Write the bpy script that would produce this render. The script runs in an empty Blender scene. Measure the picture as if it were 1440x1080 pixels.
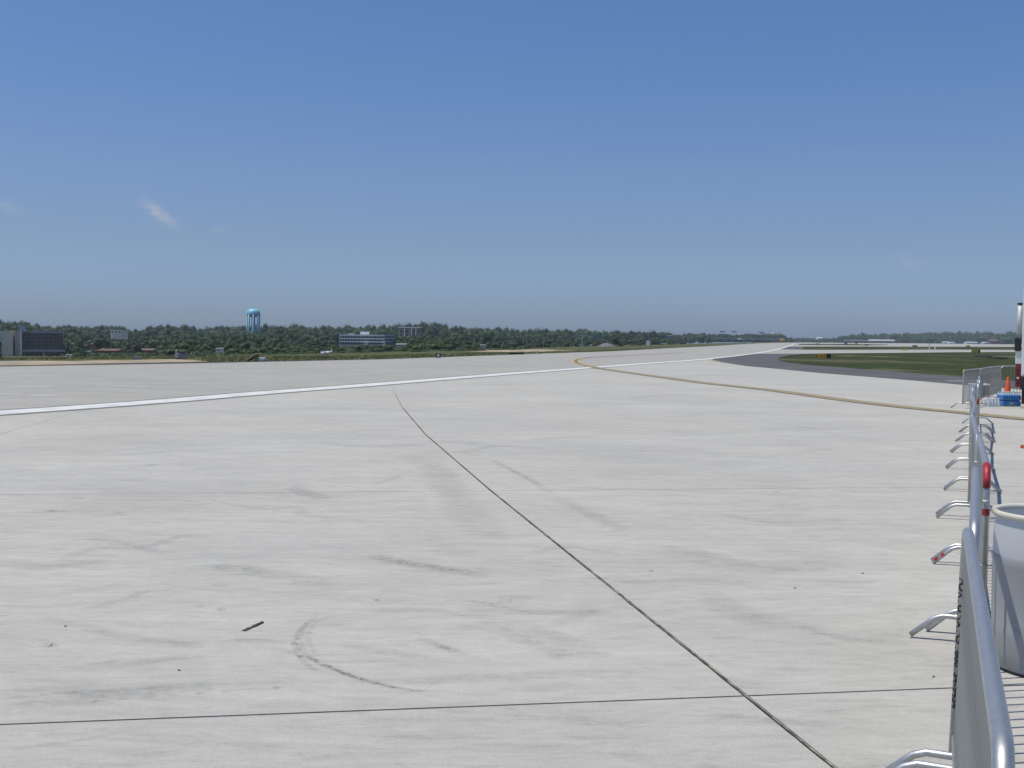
import bpy, bmesh, math, random
from mathutils import Vector, Matrix, noise
random.seed(11)
R = math.radians
sc = bpy.context.scene
COL = sc.collection

# ------------------------------------------------------------------ camera
H = 1.85
F = 1500.0                              # focal length in pixels of a 1440 wide frame
PITCH = math.atan(64.8 / F)
ROLL = 0.010
fwd = Vector((0, math.cos(PITCH), -math.sin(PITCH)))
r0 = Vector((1, 0, 0)); u0 = Vector((0, math.sin(PITCH), math.cos(PITCH)))
rgt = r0 * math.cos(ROLL) + u0 * math.sin(ROLL)
upv = u0 * math.cos(ROLL) - r0 * math.sin(ROLL)
cam_d = bpy.data.cameras.new('camera'); cam = bpy.data.objects.new('camera', cam_d)
COL.objects.link(cam); sc.camera = cam
cam_d.sensor_width = 36; cam_d.lens = 36 * F / 1440
cam_d.clip_start = 0.1; cam_d.clip_end = 8000
m = Matrix((rgt, upv, -fwd)).transposed().to_4x4(); m.translation = Vector((0, 0, H))
cam.matrix_world = m

# ------------------------------------------------------------------ world and sun
SUN_EL, SUN_AZ = R(71), R(258)          # azimuth clockwise from +Y: the sun stands to the left
w = bpy.data.worlds.new('World'); sc.world = w; w.use_nodes = True
nt = w.node_tree; N = nt.nodes; L = nt.links
N.clear()
out = N.new('ShaderNodeOutputWorld'); bg = N.new('ShaderNodeBackground')
sky = N.new('ShaderNodeTexSky'); sky.sky_type = 'NISHITA'; sky.sun_disc = False
sky.sun_elevation = SUN_EL; sky.sun_rotation = SUN_AZ
sky.altitude = 0; sky.air_density = 1.0; sky.dust_density = 1.0; sky.ozone_density = 3.0
bg.inputs['Strength'].default_value = 0.075
tc = N.new('ShaderNodeTexCoord')
# thin wisps of cloud, far off, by direction
def pix_dir(px, py):
    return (fwd * F + rgt * (px - 720) + upv * (540 - py)).normalized()
def vmath(op, a, b=None):
    n = N.new('ShaderNodeVectorMath'); n.operation = op
    for i, v in enumerate((a, b)):
        if v is None: continue
        if isinstance(v, (tuple, Vector)): n.inputs[i].default_value = tuple(v)
        else: L.new(v, n.inputs[i])
    return n
def math_(op, a, b=None, c=None, clamp=False):
    n = N.new('ShaderNodeMath'); n.operation = op; n.use_clamp = clamp
    for i, v in enumerate((a, b, c)):
        if v is None: continue
        if isinstance(v, (int, float)): n.inputs[i].default_value = v
        else: L.new(v, n.inputs[i])
    return n.outputs[0]
wn = N.new('ShaderNodeTexNoise'); wn.inputs['Scale'].default_value = 130; wn.inputs['Detail'].default_value = 5
wn.inputs['Roughness'].default_value = 0.6
L.new(tc.outputs['Generated'], wn.inputs['Vector'])
wsep = vmath('SUBTRACT', wn.outputs['Color'], (0.5, 0.5, 0.5))
wsc = N.new('ShaderNodeVectorMath'); wsc.operation = 'SCALE'; L.new(wsep.outputs[0], wsc.inputs[0]); wsc.inputs['Scale'].default_value = 0.012
wdir = vmath('ADD', tc.outputs['Generated'], wsc.outputs[0])
total = None
for (cx, cy, ang, la, lb, amt) in ((226, 301, 42, 25, 8, 1.0), (203, 291, 10, 14, 5, .42), (306, 323, 8, 9, 3, .5), (10, 291, 15, 18, 7, .38),
                                   (1280, 371, 5, 17, 9, .36), (1192, 214, 0, 14, 8, .08), (1256, 358, 20, 10, 4, .1), (604, 329, 0, 20, 5, .08)):
    d = pix_dir(cx, cy)
    a = R(ang)
    ax = (rgt * math.cos(a) - upv * math.sin(a)).normalized(); ay = (rgt * math.sin(a) + upv * math.cos(a)).normalized()
    df = vmath('SUBTRACT', wdir.outputs[0], d)
    e1 = vmath('DOT_PRODUCT', df.outputs[0], ax * (F / la)); e2 = vmath('DOT_PRODUCT', df.outputs[0], ay * (F / lb))
    s = math_('ADD', math_('POWER', e1.outputs['Value'], 2.0), math_('POWER', e2.outputs['Value'], 2.0))
    k = math_('MULTIPLY', math_('POWER', 2.718, math_('MULTIPLY', s, -1.3)), amt)
    fr = vmath('DOT_PRODUCT', tc.outputs['Generated'], d)
    k = math_('MULTIPLY', k, math_('GREATER_THAN', fr.outputs['Value'], 0.9))
    total = k if total is None else math_('ADD', total, k)
hs = N.new('ShaderNodeHueSaturation'); hs.inputs['Saturation'].default_value = 1.0; hs.inputs['Value'].default_value = 1.0
L.new(sky.outputs['Color'], hs.inputs['Color'])
tint_ = N.new('ShaderNodeMixRGB'); tint_.blend_type = 'MULTIPLY'; tint_.inputs['Fac'].default_value = 1
L.new(hs.outputs['Color'], tint_.inputs['Color1'])                 # camera white balance and low summer haze, same all round
sepz = N.new('ShaderNodeSeparateXYZ'); L.new(tc.outputs['Generated'], sepz.inputs[0])
zr = N.new('ShaderNodeMapRange'); L.new(sepz.outputs['Z'], zr.inputs[0]); zr.inputs[2].default_value = .32
tr_ = N.new('ShaderNodeValToRGB'); L.new(zr.outputs[0], tr_.inputs[0])
tr_.color_ramp.elements[0].color = (.50, .635, 1.0, 1); tr_.color_ramp.elements[1].color = (.49, .665, .87, 1)
e_ = tr_.color_ramp.elements.new(.48); e_.color = (.535, .61, .79, 1)
e_ = tr_.color_ramp.elements.new(.28); e_.color = (.51, .575, .76, 1)
e_ = tr_.color_ramp.elements.new(.10); e_.color = (.485, .61, .95, 1)
ts = vmath('SCALE', tr_.outputs['Color']); ts.inputs['Scale'].default_value = 1.65
L.new(ts.outputs[0], tint_.inputs['Color2'])
mx = N.new('ShaderNodeMixRGB'); L.new(math_('MULTIPLY', total, wn.outputs['Fac'], clamp=True), mx.inputs['Fac'])
L.new(tint_.outputs['Color'], mx.inputs['Color1']); mx.inputs['Color2'].default_value = (6.0, 6.2, 7.2, 1)
L.new(mx.outputs['Color'], bg.inputs['Color']); L.new(bg.outputs[0], out.inputs[0])

sun_d = bpy.data.lights.new('sun', 'SUN'); sun = bpy.data.objects.new('sun', sun_d); COL.objects.link(sun)
sun_d.energy = 3.75; sun_d.angle = R(0.53); sun_d.color = (1.0, 0.945, 0.84)
sd = Vector((math.sin(SUN_AZ) * math.cos(SUN_EL), math.cos(SUN_AZ) * math.cos(SUN_EL), math.sin(SUN_EL)))
sun.rotation_euler = sd.to_track_quat('Z', 'Y').to_euler()
sun.location = (0, 0, 60)
sc.view_settings.view_transform = 'Standard'; sc.view_settings.look = 'None'
sc.view_settings.exposure = 0.0; sc.view_settings.gamma = 1
sc.view_settings.use_curve_mapping = False
sc.cycles.volume_bounces = 1; sc.cycles.max_bounces = 8

# ------------------------------------------------------------------ helpers
def G(px, py, z=0.0):
    d = fwd * F + rgt * (px - 720) + upv * (540 - py)
    t = (z - H) / d.z
    return Vector((d.x * t, d.y * t, z))
def W(px, py, Y):
    d = fwd * F + rgt * (px - 720) + upv * (540 - py)
    t = Y / d.y
    return Vector((d.x * t, Y, H + d.z * t))

def mat(name, col, rough=0.8, metal=0.0, var=0.0, scale=5.0, bump=0.0, spec=0.5, stretch=(1, 1, 1), col2=None, lo=.35, hi=.65, detail=4, coord='Object'):
    m_ = bpy.data.materials.new(name); m_.use_nodes = True
    t = m_.node_tree; n = t.nodes; l = t.links
    b = n['Principled BSDF']
    b.inputs['Roughness'].default_value = rough; b.inputs['Metallic'].default_value = metal
    b.inputs['Specular IOR Level'].default_value = spec
    if col2 is None:
        col2 = tuple(c * (1 - var) for c in col)
    tcn = n.new('ShaderNodeTexCoord'); mp = n.new('ShaderNodeMapping'); mp.inputs['Scale'].default_value = stretch
    l.new(tcn.outputs[coord], mp.inputs['Vector'])
    ns = n.new('ShaderNodeTexNoise'); ns.inputs['Scale'].default_value = scale; ns.inputs['Detail'].default_value = detail
    l.new(mp.outputs[0], ns.inputs['Vector'])
    rp = n.new('ShaderNodeValToRGB'); rp.color_ramp.elements[0].position = lo; rp.color_ramp.elements[1].position = hi
    rp.color_ramp.elements[0].color = (*col2, 1); rp.color_ramp.elements[1].color = (*col, 1)
    l.new(ns.outputs['Fac'], rp.inputs['Fac']); l.new(rp.outputs['Color'], b.inputs['Base Color'])
    if bump:
        bp = n.new('ShaderNodeBump'); bp.inputs['Strength'].default_value = bump; bp.inputs['Distance'].default_value = 0.02
        l.new(ns.outputs['Fac'], bp.inputs['Height']); l.new(bp.outputs[0], b.inputs['Normal'])
    return m_

class MB:
    def __init__(s, origin=(0, 0, 0)):
        s.v = []; s.f = []; s.uv = None; s.o = Vector(origin)
    def box(s, x0, y0, z0, x1, y1, z1):
        b = len(s.v)
        for z in (z0, z1):
            for (x, y) in ((x0, y0), (x1, y0), (x1, y1), (x0, y1)):
                s.v.append((x, y, z))
        s.f += [(b, b + 3, b + 2, b + 1), (b + 4, b + 5, b + 6, b + 7), (b, b + 1, b + 5, b + 4), (b + 1, b + 2, b + 6, b + 5),
                (b + 2, b + 3, b + 7, b + 6), (b + 3, b, b + 4, b + 7)]
        return s
    def obox(s, c, ax, ay, az):      # oriented box, half axes
        b = len(s.v); c = Vector(c)
        for k in (-1, 1):
            for (i, j) in ((-1, -1), (1, -1), (1, 1), (-1, 1)):
                s.v.append(tuple(c + ax * i + ay * j + az * k))
        s.f += [(b, b + 3, b + 2, b + 1), (b + 4, b + 5, b + 6, b + 7), (b, b + 1, b + 5, b + 4), (b + 1, b + 2, b + 6, b + 5),
                (b + 2, b + 3, b + 7, b + 6), (b + 3, b, b + 4, b + 7)]
        return s
    def tube(s, pts, r, n=10, caps=True, closed=False):
        pts = [Vector(p) for p in pts]
        rs = r if isinstance(r, (list, tuple)) else [r] * len(pts)
        b = len(s.v); ref = None; K = len(pts)
        for i, p in enumerate(pts):
            if closed: t = (pts[(i + 1) % K] - pts[i - 1]).normalized()
            elif i == 0: t = (pts[1] - p).normalized()
            elif i == K - 1: t = (p - pts[-2]).normalized()
            else: t = ((pts[i + 1] - p).normalized() + (p - pts[i - 1]).normalized()).normalized()
            if ref is None: ref = Vector((0, 0, 1)) if abs(t.z) < .9 else Vector((1, 0, 0))
            a = (ref - t * ref.dot(t)).normalized(); c = t.cross(a); ref = a
            for k in range(n):
                q = 2 * math.pi * k / n
                s.v.append(tuple(p + (a * math.cos(q) + c * math.sin(q)) * rs[i]))
        for i in range(K if closed else K - 1):
            for k in range(n):
                i2 = (i + 1) % K
                s.f.append((b + i * n + k, b + i * n + (k + 1) % n, b + i2 * n + (k + 1) % n, b + i2 * n + k))
        if caps and not closed:
            s.f.append(tuple(b + k for k in range(n))[::-1]); s.f.append(tuple(b + (K - 1) * n + k for k in range(n)))
        return s
    def lathe(s, prof, c=(0, 0, 0), n=32, capb=False, capt=False):
        b = len(s.v)
        for (r, z) in prof:
            for k in range(n):
                q = 2 * math.pi * k / n
                s.v.append((c[0] + r * math.cos(q), c[1] + r * math.sin(q), c[2] + z))
        for i in range(len(prof) - 1):
            for k in range(n):
                s.f.append((b + i * n + k, b + i * n + (k + 1) % n, b + (i + 1) * n + (k + 1) % n, b + (i + 1) * n + k))
        if capb: s.f.append(tuple(b + k for k in range(n))[::-1])
        if capt: s.f.append(tuple(b + (len(prof) - 1) * n + k for k in range(n)))
        return s
    def poly(s, pts):
        b = len(s.v); s.v += [tuple(p) for p in pts]; s.f.append(tuple(range(b, b + len(pts)))); return s
    def px(s, x0, y0, x1, y1, d, t):     # box whose front face covers a rectangle at depth d
        a = W(x0, (y0 + y1) / 2, d); c = W(x1, (y0 + y1) / 2, d)
        z1 = W((x0 + x1) / 2, y0, d).z; z0 = W((x0 + x1) / 2, y1, d).z
        return s.box(a.x, d, z0, c.x, d + t, z1)
    def build(s, name, mt, parent=None, smooth=False, bevel=0, kind=None):
        me = bpy.data.meshes.new(name)
        me.from_pydata([tuple(Vector(v) - s.o) for v in s.v], [], s.f); me.update()
        if mt is not None: me.materials.append(mt)
        o = bpy.data.objects.new(name, me); COL.objects.link(o)
        if parent is not None: o.parent = parent
        else: o.location = s.o
        if smooth:
            for p in me.polygons: p.use_smooth = True
        if bevel:
            bv = o.modifiers.new('bevel', 'BEVEL'); bv.width = bevel; bv.segments = 2; bv.limit_method = 'ANGLE'
        if kind: o['kind'] = kind
        return o
def tag(o, label=None, cat=None, group=None, kind=None):
    if label: o['label'] = label
    if cat: o['category'] = cat
    if group: o['group'] = group
    if kind: o['kind'] = kind
    return o
def empty(name, loc, label, cat, group=None, rz=0):
    o = bpy.data.objects.new(name, None); COL.objects.link(o); o.location = loc; o.rotation_euler.z = rz
    o.empty_display_size = 0.3
    return tag(o, label, cat, group)

def interp(tab, x):
    if x <= tab[0][0]: return tab[0][1]
    for (a, b), (c, d) in zip(tab, tab[1:]):
        if x <= c: return b + (d - b) * (x - a) / (c - a)
    return tab[-1][1]

# ------------------------------------------------------------------ materials of the ground
def concrete_mat(name, k=1.0):
    m_ = bpy.data.materials.new(name); m_.use_nodes = True
    t = m_.node_tree; n = t.nodes; l = t.links; b = n['Principled BSDF']
    b.inputs['Roughness'].default_value = 0.88; b.inputs['Specular IOR Level'].default_value = 0.3
    geo = n.new('ShaderNodeNewGeometry')
    def mp(scale, rot=0):
        q = n.new('ShaderNodeMapping'); q.inputs['Scale'].default_value = scale; q.inputs['Rotation'].default_value = (0, 0, rot)
        l.new(geo.outputs['Position'], q.inputs['Vector']); return q.outputs[0]
    def nz(vec, sc_, det=4, rough=.5, dist=0):
        k = n.new('ShaderNodeTexNoise'); k.inputs['Scale'].default_value = sc_; k.inputs['Detail'].default_value = det
        k.inputs['Roughness'].default_value = rough; k.inputs['Distortion'].default_value = dist
        l.new(vec, k.inputs['Vector']); return k.outputs['Fac']
    def ramp(f, p0, p1, v0, v1):
        k = n.new('ShaderNodeMapRange'); k.inputs[1].default_value = p0; k.inputs[2].default_value = p1
        k.inputs[3].default_value = v0; k.inputs[4].default_value = v1; l.new(f, k.inputs[0]); return k.outputs[0]
    def mul(a, c):
        k = n.new('ShaderNodeMath'); k.operation = 'MULTIPLY'; l.new(a, k.inputs[0])
        if isinstance(c, float): k.inputs[1].default_value = c
        else: l.new(c, k.inputs[1])
        return k.outputs[0]
    ang = R(-9)
    big = ramp(nz(mp((.5, .9, 1), ang), 0.5, 5, .6, .4), .3, .7, .91, 1.06)
    streak = ramp(nz(mp((.7, 3.2, 1), ang), 1.2, 9, .72, .8), .3, .7, .885, 1.07)
    fine_s = ramp(nz(mp((2.2, 30, 1), ang), 2.2, 4, .6), .3, .7, .98, 1.02)
    mott = ramp(nz(mp((1, 1.9, 1), -.1), 4.5, 10, .82, .6), .32, .68, .90, 1.06)
    grain = ramp(nz(mp((1, 1, 1)), 75, 3, .7), .3, .7, .89, 1.09)
    blot = ramp(nz(mp((.8, 2.2, 1), ang), 1.3, 9, .78, 1.6), .55, .72, 1.0, .78)
    strokes = ramp(nz(mp((1.1, 7.5, 1), R(-7)), 1.6, 8, .72, 1.1), .51, .67, 1.015, .875)
    strokes2 = ramp(nz(mp((2.6, 11, 1), R(-14)), 1.9, 7, .7, .8), .54, .69, 1.01, .89)
    light = ramp(nz(mp((.6, 2.5, 3), ang), .9, 8, .74, .8), .55, .75, 1.0, 1.10)
    spk = n.new('ShaderNodeTexVoronoi'); spk.inputs['Scale'].default_value = 1.1; l.new(mp((1, 1, 1), .3), spk.inputs['Vector'])
    dots = ramp(spk.outputs['Distance'], .018, .03, .55, 1.0)
    val = mul(mul(mul(big, streak), mul(mul(fine_s, mott), grain)), mul(mul(mul(blot, strokes), mul(light, strokes2)), dots))
    oi = n.new('ShaderNodeObjectInfo'); val = mul(val, ramp(oi.outputs['Random'], 0, 1, .985, 1.015))
    tint = n.new('ShaderNodeMixRGB'); tint.inputs['Color1'].default_value = (.430 * k, .417 * k, .382 * k, 1); tint.inputs['Color2'].default_value = (.459 * k, .440 * k, .393 * k, 1)
    l.new(ramp(nz(mp((1, 1, 1)), .12, 3), .35, .65, 0, 1), tint.inputs['Fac'])
    vm = n.new('ShaderNodeVectorMath'); vm.operation = 'SCALE'; l.new(tint.outputs[0], vm.inputs[0]); l.new(val, vm.inputs['Scale'])
    l.new(vm.outputs[0], b.inputs['Base Color'])
    bp = n.new('ShaderNodeBump'); bp.inputs['Strength'].default_value = .25; bp.inputs['Distance'].default_value = .004
    l.new(nz(mp((3, 45, 1), ang), 3, 4, .7), bp.inputs['Height']); l.new(bp.outputs[0], b.inputs['Normal'])
    return m_
M = {}
M['concrete'] = concrete_mat('concrete_slab_mat')
M['sealant'] = mat('joint_sealant', (.19, .155, .12), .9, scale=9, col2=(.08, .065, .05), detail=6)
M['asphalt'] = mat('asphalt_mat', (.105, .100, .099), .92, scale=.25, col2=(.075, .072, .072), detail=8)
M['runway'] = concrete_mat('runway_concrete', .83)
def grass_mat(name, a, b_, c, dry=.5):
    m_ = bpy.data.materials.new(name); m_.use_nodes = True
    t = m_.node_tree; n = t.nodes; l = t.links; bs = n['Principled BSDF']; bs.inputs['Roughness'].default_value = .95
    bs.inputs['Specular IOR Level'].default_value = .1
    geo = n.new('ShaderNodeNewGeometry')
    def nz(scale, sc_, det=6, dist=.5):
        k = n.new('ShaderNodeMapping'); k.inputs['Scale'].default_value = scale; k.inputs['Rotation'].default_value = (0, 0, R(-12)); l.new(geo.outputs['Position'], k.inputs['Vector'])
        q = n.new('ShaderNodeTexNoise'); q.inputs['Scale'].default_value = sc_; q.inputs['Detail'].default_value = det; q.inputs['Distortion'].default_value = dist
        q.inputs['Roughness'].default_value = .65
        l.new(k.outputs[0], q.inputs['Vector']); return q.outputs['Fac']
    r1 = n.new('ShaderNodeValToRGB'); e = r1.color_ramp.elements; e[0].position = .38; e[0].color = (*a, 1); e[1].position = .62; e[1].color = (*b_, 1)
    l.new(nz((1, 1, 1), .35, 9), r1.inputs['Fac'])
    r2 = n.new('ShaderNodeMapRange'); r2.inputs[1].default_value = dry; r2.inputs[2].default_value = dry + .12; l.new(nz((.25, .08, 1), .35, 7, .8), r2.inputs[0])
    mx_ = n.new('ShaderNodeMixRGB'); l.new(r2.outputs[0], mx_.inputs['Fac']); l.new(r1.outputs[0], mx_.inputs['Color1']); mx_.inputs['Color2'].default_value = (*c, 1)
    l.new(mx_.outputs[0], bs.inputs['Base Color'])
    return m_
M['grass'] = grass_mat('airfield_grass', (.028, .038, .016), (.058, .066, .030), (.19, .165, .10), .52)
M['verge'] = grass_mat('rough_verge_grass', (.060, .068, .028), (.11, .11, .048), (.17, .15, .085), .58)
M['sand'] = mat('sandy_soil', (.42, .34, .235), .95, scale=.5, col2=(.27, .22, .14), detail=8)
M['soil_shadow'] = mat('dark_soil_and_shadow', (.055, .05, .035), .95, scale=2, col2=(.03, .03, .018), detail=6)
M['white_paint'] = mat('white_line_paint', (.64, .64, .61), .7, scale=1.6, col2=(.47, .47, .45), lo=.3, hi=.5, detail=8)
M['old_paint'] = mat('worn_white_paint', (.46, .46, .44), .8, scale=2, col2=(.38, .38, .37), detail=8)
M['yellow_paint'] = mat('yellow_line_paint', (.45, .33, .12), .75, scale=4, col2=(.31, .26, .16), detail=8)
M['yellow_fresh'] = mat('fresh_yellow_paint', (.56, .40, .12), .7, scale=4, col2=(.42, .32, .13), detail=6)
M['black_border'] = mat('dark_line_border', (.20, .19, .165), .85, scale=3, col2=(.13, .125, .11), detail=8)

# ------------------------------------------------------------------ terrain
edge_px = [(0, 515.5), (270, 511), (540, 505.3), (740, 498), (860, 494), (960, 488.6), (1000, 486.8), (1040, 484.3), (1070, 482.7), (1110, 481.6)]
edge = [G(*p) for p in edge_px]
d0 = (edge[1] - edge[0]).normalized()
edge_w = [edge[0] - d0 * 300, edge[0] - d0 * 40] + edge
etab = sorted([(p.y, p.x) for p in edge_w])
last_dir = (edge[-1].x - edge[-4].x) / (edge[-1].y - edge[-4].y)
def edge_x(y):
    if y > etab[-1][0]: return etab[-1][1] + (y - etab[-1][0]) * last_dir
    return interp(etab, y)
def terrain_z(x, y):
    p = (edge_x(y) - x) * .93
    if p <= 18: z = -0.03
    elif p < 233: z = -0.03 - (p - 18) * .036
    elif p < 450: z = -7.77
    elif p < 900: z = -7.77 + (p - 450) / 450 * 7
    else: z = -.77
    return z
ys = [-60, -20, 0, 10, 20] + [20 + 2600 * (i / 90) ** 2.2 for i in range(1, 91)]
v = []; f = []; nx = 150
for y in ys:
    ex = edge_x(y)
    xs = [ex - 14 - 2400 * (1 - i / 90) ** 2.0 for i in range(90)] + [ex - 14 + .01, ex - 6, ex - 1] + [ex + 2 + 3200 * (i / 56) ** 1.6 for i in range(57)]
    for x in xs: v.append((x, y, terrain_z(x, y)))
nx = len(xs)
for j in range(len(ys) - 1):
    for i in range(nx - 1):
        a = j * nx + i; f.append((a, a + 1, a + nx + 1, a + nx))
b = MB(); b.v = v; b.f = f
M['field'] = grass_mat('open_grassland', (.026, .036, .011), (.050, .060, .019), (.17, .15, .085), .54)
gr = b.build('ground', M['field'], kind='structure', smooth=True)
gr.data.materials.append(M['verge'])
for p in gr.data.polygons:
    if p.center.x < edge_x(p.center.y): p.material_index = 1

# ------------------------------------------------------------------ concrete apron in slabs, runway, asphalt
wl_px = [(-420, 608), (0, 580.7), (139, 571), (250, 562.6), (375, 552), (500, 542.8), (610, 534), (720, 525.2), (833, 516.8), (887, 512.7), (928, 509.7), (960, 507.6), (994, 505)]
wl2_px = [(994, 505), (1030, 501), (1060, 497.2), (1080, 494), (1095, 491), (1105, 488), (1113, 485.5), (1120, 482.6)]
wl = [G(*p) for p in wl_px]; wl2 = [G(*p) for p in wl2_px]
asp_lo = [(1003, 507.6), (1048, 514.6), (1102, 519.6), (1157, 525), (1257, 532.8), (1351, 541), (1440, 548.3), (1900, 588)]
asp = [G(*p) for p in asp_lo]
def runside(pts, off):      # shift a polyline to its left by off metres
    o = []
    for i, p in enumerate(pts):
        a = pts[max(0, i - 1)]; c = pts[min(len(pts) - 1, i + 1)]
        t = (c - a).normalized(); o.append(p + Vector((-t.y, t.x, 0)) * off)
    return o
back_l = wl[0] + (wl[0] - wl[1]).normalized() * 40
runway_poly = [edge_w[1]] + edge + [G(1118, 481.7)] + list(reversed(wl2)) + list(reversed(wl[:-1])) + [back_l]
MB().poly([p for p in runway_poly]).build('runway', M['runway'], kind='structure')
taxi_poly = [back_l] + wl + [G(1003, 505.6)] + asp + [Vector((60, -6, 0)), Vector((-30, -6, 0))]
def clip_half(poly, a, b_):
    o = []
    def side(p): return (b_.x - a.x) * (p.y - a.y) - (b_.y - a.y) * (p.x - a.x)
    for i in range(len(poly)):
        p, q = poly[i], poly[(i + 1) % len(poly)]
        sp, sq = side(p), side(q)
        if sp >= 0: o.append(p)
        if (sp >= 0) != (sq >= 0):
            o.append(p + (q - p) * (sp / (sp - sq)))
    return o
def clip(poly, conv):
    for i in range(len(conv)):
        poly = clip_half(poly, conv[i], conv[(i + 1) % len(conv)])
        if len(poly) < 3: return []
    return poly
nodes = [(4.1, -8.8), (2.65, -1.7), (1.235, 5.48), (-.24, 12.84), (-1.63, 20.2), (-2.83, 27.7), (-3.87, 35.2), (-4.9, 42.8), (-5.95, 50.4)]
slopes = [.17, .165, .141, .127, .12, .12, .12, .12, .12]
def gp(i, j):
    n_ = Vector((1, slopes[j], 0)).normalized()
    off = i * 7.75 if i < 0 else i * 8.2
    return Vector((nodes[j][0], nodes[j][1], 0)) + n_ * off
apron = empty('apron', (0, 0, 0), None, None); del_keys = None
apron['kind'] = 'structure'
MB().poly([Vector((p.x, p.y, -.006)) for p in taxi_poly]).build('joint_sealant', M['sealant'], apron)
def joint_w(i):                 # width of the longitudinal joint at column line i
    return .030 if i == 0 else .009
TJ = {0: .012, 1: .012, 2: .018, 3: .013, 4: .005, 5: .005, 6: .005, 7: .005, 8: 0}
for j in range(len(nodes) - 1):
    for i in range(-6, 8):
        A, B_, C_, D_ = gp(i, j), gp(i + 1, j), gp(i + 1, j + 1), gp(i, j + 1)
        if j > 2 and not -4 <= i < 6: pass
        u_ = (B_ - A).normalized(); vv = (D_ - A).normalized()
        wl_, wr_ = joint_w(i) / 2, joint_w(i + 1) / 2; wb, wt = TJ[j] / 2, TJ[j + 1] / 2
        if j >= 5: wl_ = wr_ = .003
        q = [A + u_ * wl_ + vv * wb, B_ - u_ * wr_ + vv * wb, C_ - u_ * wr_ - vv * wt, D_ + u_ * wl_ - vv * wt]
        c = clip(list(taxi_poly), q)
        # clean doubles
        cc = []
        for p in c:
            if not cc or (p - cc[-1]).length > .01: cc.append(p)
        if len(cc) > 2 and (cc[0] - cc[-1]).length < .01: cc.pop()
        if len(cc) < 3: continue
        ar = abs(sum(cc[k].x * cc[(k + 1) % len(cc)].y - cc[(k + 1) % len(cc)].x * cc[k].y for k in range(len(cc)))) / 2
        if ar < .05: continue
        mb = MB(); n_ = len(cc)
        mb.v = [(p.x, p.y, 0) for p in cc] + [(p.x, p.y, -.06) for p in cc]
        mb.f = [tuple(range(n_))] + [(k, n_ + k, n_ + (k + 1) % n_, (k + 1) % n_) for k in range(n_)]
        s_ = mb.build('slab', M['concrete'], apron)
# the rest of the taxiway beyond the slabs one can pick apart
J = len(nodes) - 1
M['sealant_pale'] = mat('weathered_sealant', (.30, .27, .22), .9, scale=11, col2=(.10, .09, .075), detail=7, lo=.42, hi=.6)
M['sealant_dark'] = mat('open_joint', (.045, .04, .035), .95, scale=11, var=.3)
def ragged(name, z, w0, mt, seed, shift=0.0):
    rj = random.Random(seed); mb = MB(); P = []
    for j in range(0, 6):
        for q in range(90):
            P.append(gp(0, j).lerp(gp(0, j + 1), q / 90))
    for i in range(len(P) - 1):
        t = (P[i + 1] - P[i]).normalized(); nn = Vector((-t.y, t.x, 0)); c = P[i] + nn * (rj.gauss(0, .0022) + shift + .004 * noise.noise(P[i] * 3)); w1 = w0 * rj.uniform(.5, 1.3) * (1.6 if noise.noise(P[i] * .9 + Vector((seed, 0, 0))) > .25 else 1)
        mb.v += [tuple(c + nn * w1 / 2 + Vector((0, 0, z))), tuple(c - nn * w1 / 2 + Vector((0, 0, z)))]
        if i: mb.f.append((2 * i - 2, 2 * i - 1, 2 * i + 1, 2 * i))
    return mb.build(name, mt, apron)
ragged('joint_filler', -.003, .026, M['sealant_pale'], 4)
ragged('joint_crack', .0012, .009, M['sealant_dark'], 8, .007)
far_q = [gp(-60, J) , gp(60, J), gp(60, J) + Vector((0, 900, 0)), gp(-60, J) + Vector((0, 900, 0))]
MB().poly(clip(list(taxi_poly), far_q)).build('far_pavement', M['concrete'], apron)
for (a_, b_) in ((-60, -6), (8, 60)):
    q = [gp(a_, 0), gp(b_, 0), gp(b_, J), gp(a_, J)]
    c = clip(list(taxi_poly), q)
    if len(c) > 2: MB().poly(c).build('side_pavement', M['concrete'], apron)

asp_hi = [(1900, 572), (1440, 536.5), (1351, 529.5), (1257, 522.4), (1200, 518), (1160, 515), (1130, 512.6), (1108, 510), (1096, 507.2), (1093, 505), (1096, 502.5), (1110, 499.7), (1128, 498), (1131, 497.4), (1088, 497.4), (1062, 497.5), (1032, 501.4), (1003, 505.2)]
MB().poly([G(*p, -.002) for p in asp_lo + asp_hi]).build('asphalt_shoulder', M['asphalt'], kind='structure')
sa = [(1062, 497.4), (1080, 494.2), (1095, 491.3), (1160, 492), (1257, 491.7), (1350, 491.6), (1428, 492), (1700, 494.5), (1700, 499.3), (1600, 497.4), (1428, 495.1), (1350, 495.3), (1257, 496.2), (1160, 497), (1131, 497.4), (1088, 497.4)]
MB().poly([G(*p) for p in sa]).build('taxiway', M['runway'], kind='structure')
MB().poly([G(*p, -.002) for p in [(1096, 491.4), (1107, 487.5), (1130, 487.5), (1128, 491.6)]]).build('asphalt_patch', M['asphalt'], kind='structure')
sb = [(1106.5, 487.4), (1114, 485.5), (1119.5, 482.7), (1122, 481.7), (1200, 482.3), (1260, 482.6), (1320, 483.2), (1428, 484.4), (1700, 487.4), (1700, 491), (1600, 489.2), (1428, 487.8), (1257, 487.4), (1200, 487.3), (1160, 487.3)]
MB().poly([G(*p) for p in sb]).build('far_taxiway', M['runway'], kind='structure')
MB().poly([G(*p, .02) for p in [(1123, 485), (1200, 485.7), (1250, 485.3), (1246, 484.5), (1200, 483.7), (1124, 483.5)]]).build('grass_island', M['grass'], kind='structure')

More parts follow.
